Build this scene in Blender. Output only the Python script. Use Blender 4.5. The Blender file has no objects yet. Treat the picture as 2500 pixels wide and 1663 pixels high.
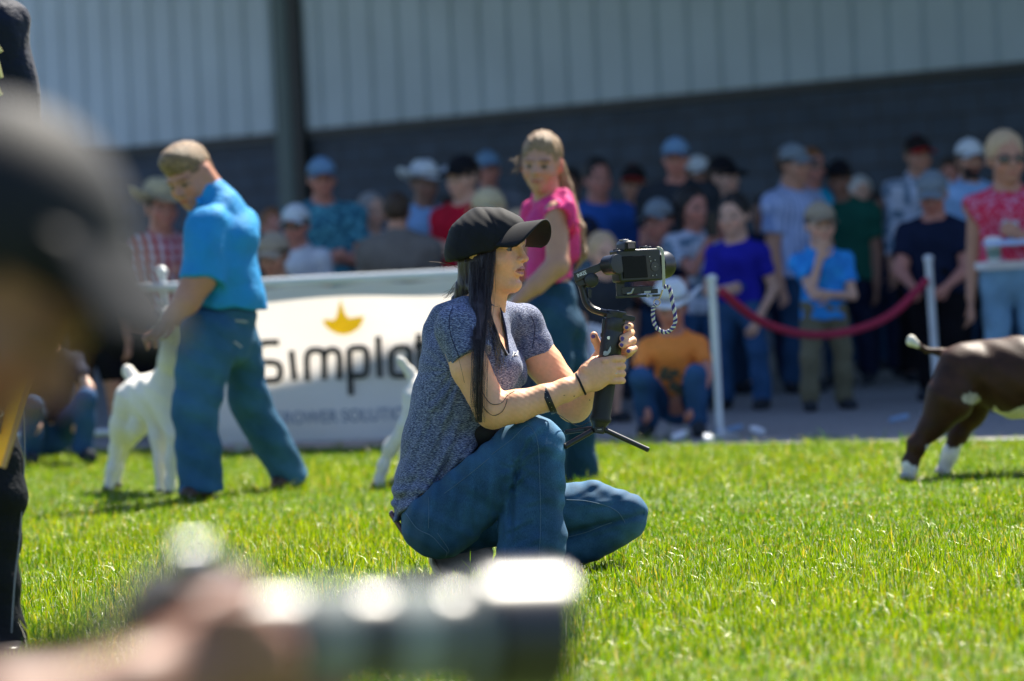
import bpy, bmesh, math, random
import numpy as np
from mathutils import Vector, Matrix

# ------------------------------------------------------------------ camera, world, sun, exposure
F = 9375.0; HC = 0.85; ROLL = math.radians(2.8); CR, SR = math.cos(ROLL), math.sin(ROLL); Y0 = 655.0
scene = bpy.context.scene
cam_d = bpy.data.cameras.new('camera'); cam = bpy.data.objects.new('camera', cam_d)
scene.collection.objects.link(cam); scene.camera = cam
cam_d.sensor_width = 36.0; cam_d.lens = 135.0
cam_d.shift_y = -(831.5 - Y0) / 2500.0
cam_d.clip_start = 0.1; cam_d.clip_end = 2000
cam.matrix_world = Matrix.Translation((0, 0, HC)) @ Matrix.Rotation(math.radians(90), 4, 'X') @ Matrix.Rotation(-ROLL, 4, 'Z')
cam_d.dof.use_dof = True; cam_d.dof.focus_distance = 10.5; cam_d.dof.aperture_fstop = 2.9
cam_d.dof.aperture_blades = 0

SUN_EL = math.radians(54); SUN_AZ = math.radians(30)      # azimuth measured from +Y towards +X
world = bpy.data.worlds.new('World'); scene.world = world; world.use_nodes = True
wn = world.node_tree.nodes; wl = world.node_tree.links
sky = wn.new('ShaderNodeTexSky'); sky.sky_type = 'NISHITA'; sky.sun_disc = False
sky.sun_elevation = SUN_EL; sky.sun_rotation = SUN_AZ; sky.air_density = 1.0; sky.ozone_density = 2.0
bg = wn['Background']; bg.inputs['Strength'].default_value = 0.067
tint = wn.new('ShaderNodeVectorMath'); tint.operation = 'MULTIPLY'; tint.inputs[1].default_value = (0.93, 1.0, 1.17)
wl.new(sky.outputs[0], tint.inputs[0]); wl.new(tint.outputs[0], bg.inputs[0])
sun_d = bpy.data.lights.new('sun', 'SUN'); sun_d.energy = 5.0; sun_d.angle = math.radians(0.53)
sun_d.color = (1.0, 0.93, 0.80)
sun = bpy.data.objects.new('sun', sun_d); scene.collection.objects.link(sun)
sv = Vector((math.sin(SUN_AZ) * math.cos(SUN_EL), math.cos(SUN_AZ) * math.cos(SUN_EL), math.sin(SUN_EL)))
sun.rotation_euler = sv.to_track_quat('Z', 'Y').to_euler()
sun.location = (0, 0, 30)
scene.view_settings.view_transform = 'Standard'; scene.view_settings.look = 'None'
scene.view_settings.exposure = 1.5; scene.view_settings.gamma = 1.0
scene.cycles.use_denoising = True
scene.cycles.max_bounces = 8; scene.cycles.transparent_max_bounces = 8
scene.cycles.sample_clamp_indirect = 8.0; scene.cycles.sample_clamp_direct = 60.0

# ------------------------------------------------------------------ helpers
def W(px, py, D):
    """photo pixel (2500 wide) at distance D -> world"""
    a = px - 1250.0; b = Y0 - py
    return np.array([(a * CR + b * SR) * D / F, D, HC + (-a * SR + b * CR) * D / F])
def G(px, py):
    a = px - 1250.0; b = Y0 - py
    Z = -a * SR + b * CR
    D = -HC * F / Z
    return np.array([(a * CR + b * SR) * D / F, D, 0.0])

rnd = random.Random(7); rng = np.random.default_rng(11)
COL = scene.collection

def tag(o, label=None, cat=None, group=None, kind=None):
    if label: o['label'] = label
    if cat: o['category'] = cat
    if group: o['group'] = group
    if kind: o['kind'] = kind
    return o

def link(name, me, mats, parent=None, smooth=True):
    o = bpy.data.objects.new(name, me); COL.objects.link(o)
    if mats is not None:
        for m in (mats if isinstance(mats, (list, tuple)) else [mats]): me.materials.append(m)
    if smooth and len(me.polygons):
        me.polygons.foreach_set('use_smooth', np.ones(len(me.polygons), dtype=bool))
    if parent is not None:
        o.parent = parent
        o.matrix_parent_inverse = parent.matrix_world.inverted() if False else Matrix.Translation((-parent.location[0], -parent.location[1], -parent.location[2])) if parent.rotation_euler.z == 0 else Matrix.Identity(4)
    return o

def empty(name, loc=(0, 0, 0), rz=0.0):
    o = bpy.data.objects.new(name, None); COL.objects.link(o)
    o.location = loc; o.rotation_euler = (0, 0, rz); o.empty_display_size = 0.1
    return o

def mesh_np(name, V, Q, col=None, T=None):
    """fast mesh from numpy: V (n,3), Q quads (m,4), T tris"""
    me = bpy.data.meshes.new(name)
    nq = 0 if Q is None else len(Q); nt = 0 if T is None else len(T)
    me.vertices.add(len(V)); me.vertices.foreach_set('co', np.asarray(V, np.float32).ravel())
    me.loops.add(nq * 4 + nt * 3); me.polygons.add(nq + nt)
    idx = []
    if nq: idx.append(np.asarray(Q).ravel())
    if nt: idx.append(np.asarray(T).ravel())
    me.loops.foreach_set('vertex_index', np.concatenate(idx).astype(np.int32))
    ls = np.concatenate([np.arange(nq) * 4, nq * 4 + np.arange(nt) * 3]).astype(np.int32)
    lt = np.concatenate([np.full(nq, 4), np.full(nt, 3)]).astype(np.int32)
    me.polygons.foreach_set('loop_start', ls)
    try: me.polygons.foreach_set('loop_total', lt)
    except Exception: pass
    if col is not None:
        at = me.attributes.new('col', 'FLOAT_COLOR', 'POINT')
        c4 = np.ones((len(V), 4), np.float32); c4[:, :3] = col
        at.data.foreach_set('color', c4.ravel())
    me.update(calc_edges=True); me.validate()
    return me

# ------------------------------------------------------------------ materials
MATS = {}
def M(name, color=(0.5, 0.5, 0.5), rough=0.8, bump=None, var=0.12, vscale=8.0, metal=0.0, spec=0.4, attr=False,
      sheen=0.0, ior=None, sss=0.0, transl=0.0, coat=0.0, pattern=None, emit=None):
    if name in MATS: return MATS[name]
    m = bpy.data.materials.new(name); m.use_nodes = True; MATS[name] = m
    nt = m.node_tree; n = nt.nodes; l = nt.links
    b = n['Principled BSDF']
    b.inputs['Roughness'].default_value = rough; b.inputs['Metallic'].default_value = metal
    b.inputs['Specular IOR Level'].default_value = spec
    if ior: b.inputs['IOR'].default_value = ior
    if sheen: b.inputs['Sheen Weight'].default_value = sheen
    if coat: b.inputs['Coat Weight'].default_value = coat; b.inputs['Coat Roughness'].default_value = 0.08
    if sss:
        b.inputs['Subsurface Weight'].default_value = sss
        b.inputs['Subsurface Radius'].default_value = (1.0, 0.35, 0.2); b.inputs['Subsurface Scale'].default_value = 0.012
    tc = n.new('ShaderNodeTexCoord')
    nz = n.new('ShaderNodeTexNoise'); nz.inputs['Scale'].default_value = vscale; nz.inputs['Detail'].default_value = 5
    l.new(tc.outputs['Object'], nz.inputs['Vector'])
    if attr:
        a = n.new('ShaderNodeAttribute'); a.attribute_name = 'col'; base = a.outputs['Color']
    elif pattern is not None:
        base = pattern(n, l, tc, color)
    else:
        r = n.new('ShaderNodeRGB'); r.outputs[0].default_value = (*color, 1); base = r.outputs[0]
    mr = n.new('ShaderNodeMapRange'); mr.inputs['From Min'].default_value = 0.3; mr.inputs['From Max'].default_value = 0.7
    mr.inputs['To Min'].default_value = 1 - var; mr.inputs['To Max'].default_value = 1 + var
    l.new(nz.outputs['Fac'], mr.inputs['Value'])
    mx = n.new('ShaderNodeVectorMath'); mx.operation = 'SCALE'
    l.new(base, mx.inputs[0]); l.new(mr.outputs[0], mx.inputs['Scale'])
    l.new(mx.outputs[0], b.inputs['Base Color'])
    if bump:
        nb = n.new('ShaderNodeTexNoise'); nb.inputs['Scale'].default_value = bump[0]; nb.inputs['Detail'].default_value = 4
        l.new(tc.outputs['Object'], nb.inputs['Vector'])
        bp = n.new('ShaderNodeBump'); bp.inputs['Strength'].default_value = bump[1]
        bp.inputs['Distance'].default_value = bump[2] if len(bump) > 2 else 0.01
        l.new(nb.outputs['Fac'], bp.inputs['Height']); l.new(bp.outputs[0], b.inputs['Normal'])
    if transl:
        tr = n.new('ShaderNodeBsdfTranslucent'); l.new(mx.outputs[0], tr.inputs['Color'])
        ms = n.new('ShaderNodeMixShader'); ms.inputs[0].default_value = transl
        l.new(b.outputs[0], ms.inputs[1]); l.new(tr.outputs[0], ms.inputs[2])
        l.new(ms.outputs[0], n['Material Output'].inputs['Surface'])
    if emit:
        b.inputs['Emission Color'].default_value = (*emit[0], 1); b.inputs['Emission Strength'].default_value = emit[1]
    return m

def pat_stripes(c2, scale, axis='X', duty=0.5, c3=None, axis2=None):
    def f(n, l, tc, c1):
        def stripe(ax):
            sx = n.new('ShaderNodeSeparateXYZ'); l.new(tc.outputs['Object'], sx.inputs[0])
            mu = n.new('ShaderNodeMath'); mu.operation = 'MULTIPLY'; mu.inputs[1].default_value = scale
            l.new(sx.outputs[ax], mu.inputs[0])
            fr = n.new('ShaderNodeMath'); fr.operation = 'FRACT'; l.new(mu.outputs[0], fr.inputs[0])
            gt = n.new('ShaderNodeMath'); gt.operation = 'GREATER_THAN'; gt.inputs[1].default_value = duty
            l.new(fr.outputs[0], gt.inputs[0]); return gt.outputs[0]
        mix = n.new('ShaderNodeMixRGB'); l.new(stripe(axis), mix.inputs[0])
        mix.inputs[1].default_value = (*c1, 1); mix.inputs[2].default_value = (*c2, 1)
        if c3 is None: return mix.outputs[0]
        m2 = n.new('ShaderNodeMixRGB'); m2.blend_type = 'MULTIPLY'; l.new(stripe(axis2 or 'Z'), m2.inputs[0])
        l.new(mix.outputs[0], m2.inputs[1]); m2.inputs[2].default_value = (*c3, 1)
        return m2.outputs[0]
    return f
def pat_blotch(c2, scale, thr=0.5, soft=0.05, stretch=(1, 1, 1), detail=3):
    def f(n, l, tc, c1):
        mp = n.new('ShaderNodeMapping'); mp.inputs['Scale'].default_value = stretch
        l.new(tc.outputs['Object'], mp.inputs[0])
        z = n.new('ShaderNodeTexNoise'); z.inputs['Scale'].default_value = scale; z.inputs['Detail'].default_value = detail
        l.new(mp.outputs[0], z.inputs['Vector'])
        cr = n.new('ShaderNodeValToRGB'); cr.color_ramp.elements[0].position = thr - soft; cr.color_ramp.elements[1].position = thr + soft
        cr.color_ramp.elements[0].color = (*c1, 1); cr.color_ramp.elements[1].color = (*c2, 1)
        l.new(z.outputs['Fac'], cr.inputs[0]); return cr.outputs[0]
    return f

# ------------------------------------------------------------------ implicit surfaces (numpy)
class Field:
    def __init__(s): s.ops = []; s.post = []
    def cone(s, a, b, ra, rb, k=0.01, op='u', sq=None, fb=False, fa=False):
        s.ops.append(['c', op, k, np.array(a, float), np.array(b, float), ra, rb, sq, fa, fb]); return s
    def chain(s, pts, k=0.01, sq=None, op='u'):
        for (p, r), (q, t) in zip(pts[:-1], pts[1:]): s.cone(p, q, r, t, k, op, sq)
        return s
    def ell(s, c, r, R=None, k=0.01, op='u'):
        r = np.array([r] * 3 if np.isscalar(r) else r, float)
        s.ops.append(['e', op, k, np.array(c, float), r, R]); return s
    def plane(s, p, n, k=0.0):
        n = np.array(n, float); n /= np.linalg.norm(n)
        s.ops.append(['p', 'i', k, np.array(p, float), n]); return s
    def fn(s, f, op='u', k=0.01, box=None): s.ops.append(['f', op, k, f, box]); return s
    def disp(s, f): s.post.append(f); return s
    @staticmethod
    def bbox(o):
        if o[0] == 'c':
            a, b, ra, rb, sq = o[3], o[4], o[5], o[6], o[7]
            f = 1.0 if sq is None else max(1.0, 1.0 / sq[1])
            return np.minimum(a - ra * f, b - rb * f), np.maximum(a + ra * f, b + rb * f)
        if o[0] == 'e':
            R = o[5]; e = o[4] if R is None else np.sqrt((np.abs(R) ** 2) @ (o[4] ** 2))
            return o[3] - e, o[3] + e
        if o[0] == 'f' and o[4] is not None: return np.array(o[4][0]), np.array(o[4][1])
        return None
    def build(s, h, inflate=0.0, smooth=2, lo=None, hi=None):
        bb = [s.bbox(o) for o in s.ops if o[1] == 'u']
        bb = [b for b in bb if b is not None]
        L = np.min([b[0] for b in bb], 0) - 3 * h - inflate if lo is None else np.array(lo)
        U = np.max([b[1] for b in bb], 0) + 3 * h + inflate if hi is None else np.array(hi)
        n = np.ceil((U - L) / h).astype(int) + 1
        ax = [(L[i] + h * np.arange(n[i])).astype(np.float32) for i in range(3)]
        f = np.full(n, 1.0, np.float32)
        for o in s.ops:
            k = max(o[2], 1e-6); b = s.bbox(o)
            if b is None: sl = [slice(0, n[i]) for i in range(3)]
            else:
                p = k * 1.2 + 3 * h + inflate
                sl = []
                for i in range(3):
                    i0 = max(0, int((b[0][i] - p - L[i]) / h)); i1 = min(n[i], int((b[1][i] + p - L[i]) / h) + 2)
                    sl.append(slice(i0, max(i0, i1)))
            X = ax[0][sl[0]][:, None, None]; Y = ax[1][sl[1]][None, :, None]; Z = ax[2][sl[2]][None, None, :]
            if 0 in (X.size, Y.size, Z.size): continue
            if o[0] == 'c':
                a, bb_, ra, rb, sq, fa, fb = o[3], o[4], o[5], o[6], o[7], o[8], o[9]
                ba = bb_ - a; LL = float(ba @ ba) + 1e-12
                x, y, z = X - a[0], Y - a[1], Z - a[2]
                tt = (x * ba[0] + y * ba[1] + z * ba[2]) / LL
                t = np.clip(tt, 0, 1)
                vx, vy, vz = x - t * ba[0], y - t * ba[1], z - t * ba[2]
                if sq is not None:
                    nn = np.array(sq[0], float); dt = (vx * nn[0] + vy * nn[1] + vz * nn[2]) * (sq[1] - 1)
                    vx, vy, vz = vx + nn[0] * dt, vy + nn[1] * dt, vz + nn[2] * dt
                d = np.sqrt(vx * vx + vy * vy + vz * vz) - (ra + t * (rb - ra)) - inflate
                Ln = math.sqrt(LL)
                if fb: d = np.maximum(d, (tt - 1) * Ln)
                if fa: d = np.maximum(d, -tt * Ln)
            elif o[0] == 'e':
                c, r, R = o[3], o[4] + inflate, o[5]
                x, y, z = X - c[0], Y - c[1], Z - c[2]
                if R is not None:
                    x, y, z = (x * R[0, 0] + y * R[1, 0] + z * R[2, 0], x * R[0, 1] + y * R[1, 1] + z * R[2, 1],
                               x * R[0, 2] + y * R[1, 2] + z * R[2, 2])
                k0 = np.sqrt((x / r[0]) ** 2 + (y / r[1]) ** 2 + (z / r[2]) ** 2)
                k1 = np.sqrt((x / r[0] ** 2) ** 2 + (y / r[1] ** 2) ** 2 + (z / r[2] ** 2) ** 2) + 1e-9
                d = k0 * (k0 - 1) / k1
            elif o[0] == 'p':
                d = (X - o[3][0]) * o[4][0] + (Y - o[3][1]) * o[4][1] + (Z - o[3][2]) * o[4][2]
            else: d = o[3](X, Y, Z)
            d = d.astype(np.float32)
            g = f[sl[0], sl[1], sl[2]]
            if o[1] == 'u':
                hh = np.clip(0.5 + 0.5 * (g - d) / k, 0, 1)
                res = g + (d - g) * hh - k * hh * (1 - hh)
            else:
                e = -d if o[1] == 's' else d
                hh = np.clip(0.5 - 0.5 * (g - e) / k, 0, 1)
                res = g + (e - g) * hh + k * hh * (1 - hh)
            f[sl[0], sl[1], sl[2]] = res
        for fn in s.post:
            f = f + fn(ax[0][:, None, None], ax[1][None, :, None], ax[2][None, None, :]).astype(np.float32)
        return nets(f, L, h, smooth)

def nets(f, L, h, smooth):
    S = f < 0
    c = S[:-1, :-1, :-1].astype(np.int8)
    tot = c.copy()
    for dx in (0, 1):
        for dy in (0, 1):
            for dz in (0, 1):
                if dx + dy + dz == 0: continue
                tot += S[dx:S.shape[0] - 1 + dx, dy:S.shape[1] - 1 + dy, dz:S.shape[2] - 1 + dz]
    act = (tot > 0) & (tot < 8)
    I = np.argwhere(act)
    if len(I) == 0: return np.zeros((0, 3)), np.zeros((0, 4), int)
    idm = np.full(act.shape, -1, np.int32); idm[act] = np.arange(len(I))
    acc = np.zeros((len(I), 3), np.float64); cnt = np.zeros(len(I))
    cor = [(a, b, d) for a in (0, 1) for b in (0, 1) for d in (0, 1)]
    val = {q: f[I[:, 0] + q[0], I[:, 1] + q[1], I[:, 2] + q[2]].astype(np.float64) for q in cor}
    for q in cor:
        for a in range(3):
            if q[a] == 0:
                r = list(q); r[a] = 1; r = tuple(r)
                A, B = val[q], val[r]; m = (A < 0) != (B < 0)
                t = np.where(m, A / np.where(m, A - B, 1), 0)
                p = np.tile(np.array(q, float), (len(I), 1)); p[:, a] += t
                acc += p * m[:, None]; cnt += m
    V = L + h * (I + acc / cnt[:, None])
    Q = []
    for a in range(3):
        b, d = (a + 1) % 3, (a + 2) % 3
        s0 = [slice(None)] * 3; s1 = [slice(None)] * 3
        s0[a] = slice(0, -1); s1[a] = slice(1, None)
        ch = S[tuple(s0)] != S[tuple(s1)]
        E = np.argwhere(ch)
        lim = np.array(act.shape)
        ok = (E[:, b] >= 1) & (E[:, d] >= 1) & (E[:, b] < lim[b]) & (E[:, d] < lim[d]) & (E[:, a] < lim[a])
        E = E[ok]
        def g(ob, od):
            X = E.copy(); X[:, b] += ob; X[:, d] += od
            return idm[X[:, 0], X[:, 1], X[:, 2]]
        q = np.stack([g(-1, -1), g(0, -1), g(0, 0), g(-1, 0)], 1)
        fl = S[E[:, 0], E[:, 1], E[:, 2]]
        q[~fl] = q[~fl][:, ::-1]
        Q.append(q)
    Q = np.concatenate(Q); Q = Q[(Q >= 0).all(1)]
    if len(Q):
        o0 = V.mean(0); A_, B_, C_, D_ = (V[Q[:, i]] - o0 for i in range(4))
        if (np.einsum('ij,ij->i', A_, np.cross(B_, C_)) + np.einsum('ij,ij->i', A_, np.cross(C_, D_))).sum() < 0: Q = Q[:, ::-1].copy()
    for _ in range(smooth):
        a = Q[:, [0, 1, 2, 3]].ravel(); b = Q[:, [1, 2, 3, 0]].ravel()
        sm = np.zeros_like(V); ct = np.bincount(a, minlength=len(V)) + np.bincount(b, minlength=len(V))
        for i in range(3):
            sm[:, i] = np.bincount(a, V[b, i], len(V)) + np.bincount(b, V[a, i], len(V))
        V = V * 0.45 + 0.55 * sm / np.maximum(ct, 1)[:, None]
    return V, Q

def sdf_obj(name, fld, h, mat, parent=None, inflate=0.0, smooth=2, colfn=None, **kw):
    V, Q = fld.build(h, inflate, smooth, **kw)
    if len(Q) == 0:
        print('EMPTY FIELD', name); V = np.zeros((4, 3)); Q = np.array([[0, 1, 2, 3]])
    me = mesh_np(name, V, Q, None if colfn is None else colfn(V))
    return link(name, me, mat, parent)

# ------------------------------------------------------------------ hard-surface helpers
class MB:
    def __init__(s): s.V = []; s.F = []
    def add(s, vs, fs):
        o = len(s.V); s.V += [tuple(map(float, v)) for v in vs]; s.F += [tuple(i + o for i in f) for f in fs]
    def box(s, c, e1, e2, e3):
        """centre and three half-extent vectors"""
        c, e1, e2, e3 = [np.array(v, float) for v in (c, e1, e2, e3)]
        vs = [c + a * e1 + b * e2 + d * e3 for a in (-1, 1) for b in (-1, 1) for d in (-1, 1)]
        if np.dot(np.cross(e1, e2), e3) < 0: fs = [(0, 2, 3, 1), (4, 5, 7, 6), (0, 1, 5, 4), (2, 6, 7, 3), (0, 4, 6, 2), (1, 3, 7, 5)]; fs = [f[::-1] for f in fs]
        else: fs = [(0, 1, 3, 2), (4, 6, 7, 5), (0, 4, 5, 1), (2, 3, 7, 6), (0, 2, 6, 4), (1, 5, 7, 3)]
        s.add(vs, fs)
    def abox(s, lo, hi):
        lo, hi = np.array(lo, float), np.array(hi, float); c = (lo + hi) / 2; e = (hi - lo) / 2
        s.box(c, (e[0], 0, 0), (0, e[1], 0), (0, 0, e[2]))
    def tube(s, pts, r, seg=10, cap=True, flat=None, closed=False):
        """pts list of 3d; r scalar or list; flat=(axis vector, factor)"""
        P = [np.array(p, float) for p in pts]; n = len(P)
        R = [r] * n if np.isscalar(r) else list(r)
        T = []
        for i in range(n):
            if closed: t = P[(i + 1) % n] - P[i - 1]
            else: t = P[min(i + 1, n - 1)] - P[max(i - 1, 0)]
            T.append(t / (np.linalg.norm(t) + 1e-12))
        ref = np.array([0, 0, 1.0]) if abs(T[0][2]) < 0.9 else np.array([0, 1.0, 0])
        u = np.cross(T[0], ref); u /= np.linalg.norm(u)
        vs = []
        for i in range(n):
            u = u - T[i] * np.dot(u, T[i]); u /= np.linalg.norm(u) + 1e-12
            v = np.cross(T[i], u)
            for j in range(seg):
                a = 2 * math.pi * j / seg
                o = (math.cos(a) * u + math.sin(a) * v) * R[i]
                if flat is not None:
                    ax = np.array(flat[0], float); o = o + ax * np.dot(o, ax) * (flat[1] - 1)
                vs.append(P[i] + o)
        fs = []
        m = n if closed else n - 1
        for i in range(m):
            for j in range(seg):
                a = i * seg + j; b = i * seg + (j + 1) % seg; k = (i + 1) % n
                fs.append((a, b, k * seg + (j + 1) % seg, k * seg + j))
        if cap and not closed:
            fs.append(tuple(range(seg))[::-1]); fs.append(tuple((n - 1) * seg + j for j in range(seg)))
        s.add(vs, fs)
    def lathe(s, c, axis, prof, seg=32):
        """prof: list of (t along axis, radius)"""
        axis = np.array(axis, float); axis /= np.linalg.norm(axis); c = np.array(c, float)
        s.tube([c + axis * t for t, r in prof], [max(r, 1e-5) for t, r in prof], seg)
    def prism(s, poly, n, th):
        """poly: 3d points (planar), extruded by th along n"""
        n = np.array(n, float) * th; k = len(poly)
        vs = [np.array(p, float) for p in poly] + [np.array(p, float) + n for p in poly]
        fs = [tuple(range(k)), tuple(range(2 * k - 1, k - 1, -1))] + [(i, i + k, (i + 1) % k + k, (i + 1) % k) for i in range(k)]
        s.add(vs, fs)
    def grid(s, nu, nv, fn, th=None):
        vs = [fn(i / (nu - 1), j / (nv - 1)) for i in range(nu) for j in range(nv)]
        fs = [(i * nv + j, i * nv + j + 1, (i + 1) * nv + j + 1, (i + 1) * nv + j) for i in range(nu - 1) for j in range(nv - 1)]
        s.add(vs, fs)
    def build(s, name, mat, parent=None, bevel=0.0, smooth=True, solid=0.0, sub=0, angle=35):
        me = bpy.data.meshes.new(name); me.from_pydata(s.V, [], s.F); me.update()
        bm = bmesh.new(); bm.from_mesh(me); bmesh.ops.recalc_face_normals(bm, faces=bm.faces); bm.to_mesh(me); bm.free()
        o = link(name, me, mat, parent, smooth=smooth)
        if solid:
            md = o.modifiers.new('s', 'SOLIDIFY'); md.thickness = solid; md.offset = 0
        if bevel:
            md = o.modifiers.new('b', 'BEVEL'); md.width = bevel; md.segments = 2; md.limit_method = 'ANGLE'; md.harden_normals = False
        if sub:
            md = o.modifiers.new('u', 'SUBSURF'); md.levels = sub; md.render_levels = sub
        if smooth:
            try: me.set_sharp_from_angle(angle=math.radians(angle))
            except Exception: pass
        return o

def spline(pts, n):
    """Catmull-Rom through points"""
    P = np.array(pts, float); P = np.vstack([2 * P[0] - P[1], P, 2 * P[-1] - P[-2]])
    m = len(P) - 3; out = []
    for t in np.linspace(0, m - 1e-9, n):
        i = int(t); u = t - i; a, b, c, d = P[i], P[i + 1], P[i + 2], P[i + 3]
        out.append(0.5 * ((2 * b) + (c - a) * u + (2 * a - 5 * b + 4 * c - d) * u * u + (3 * b - a - 3 * c + d) * u ** 3))
    return np.array(out)

def text_obj(name, txt, mat, parent, origin, right, up, height, depth=0.002, bold=0.0, xs=1.0, align='CENTER'):
    cu = bpy.data.curves.new(name, 'FONT'); cu.body = txt; cu.size = 1.0; cu.extrude = depth / height * 0.7; cu.offset = bold
    cu.align_x = align; cu.align_y = 'CENTER'
    t = bpy.data.objects.new('tmp', cu); COL.objects.link(t)
    bpy.context.view_layer.update()
    me = bpy.data.meshes.new_from_object(t.evaluated_get(bpy.context.evaluated_depsgraph_get()))
    bpy.data.objects.remove(t); me.name = name
    right = np.array(right, float); right /= np.linalg.norm(right); up = np.array(up, float); up -= right * (up @ right); up /= np.linalg.norm(up)
    nn = np.cross(right, up); s = height / 0.7
    co = np.zeros(len(me.vertices) * 3); me.vertices.foreach_get('co', co); co = co.reshape(-1, 3)
    out = np.array(origin) + (co[:, :1] * right * xs + co[:, 1:2] * up + co[:, 2:3] * nn) * s
    me.vertices.foreach_set('co', out.astype(np.float32).ravel()); me.update()
    return link(name, me, mat, parent, smooth=False)
# ================================================================== SETTING
soil = M('soil', (0.12, 0.10, 0.04), 0.95, bump=(60, 0.6, 0.02), var=0.3, vscale=15,
         pattern=pat_blotch((0.075, 0.13, 0.015), 9, 0.40, 0.12))
gravel = M('gravel', (0.23, 0.225, 0.22), 0.95, bump=(150, 0.5, 0.01), var=0.35, vscale=40)
b = MB(); b.add([(-400, -100, 0), (400, -100, 0), (400, 900, 0), (-400, 900, 0)], [(0, 1, 2, 3)])
tag(b.build('ground', soil, smooth=False), kind='structure')
# edge of the lawn: (world x, y)
EL, ER = G(60, 1108), G(2500, 1076)
def edge_y(x): return EL[1] + (ER[1] - EL[1]) * (x - EL[0]) / (ER[0] - EL[0]) + 0.06 * np.sin(x * 5.0) + 0.04 * np.sin(x * 13.0 + 1)
xs = np.linspace(-40, 40, 641)
vs = [(x, float(edge_y(x)), 0.004) for x in xs] + [(x, 75.0, 0.004) for x in xs]
b = MB(); b.add(vs, [(i, i + 1, 642 + i, 641 + i) for i in range(640)])
tag(b.build('gravel_path', gravel, smooth=False), kind='structure')

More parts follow.
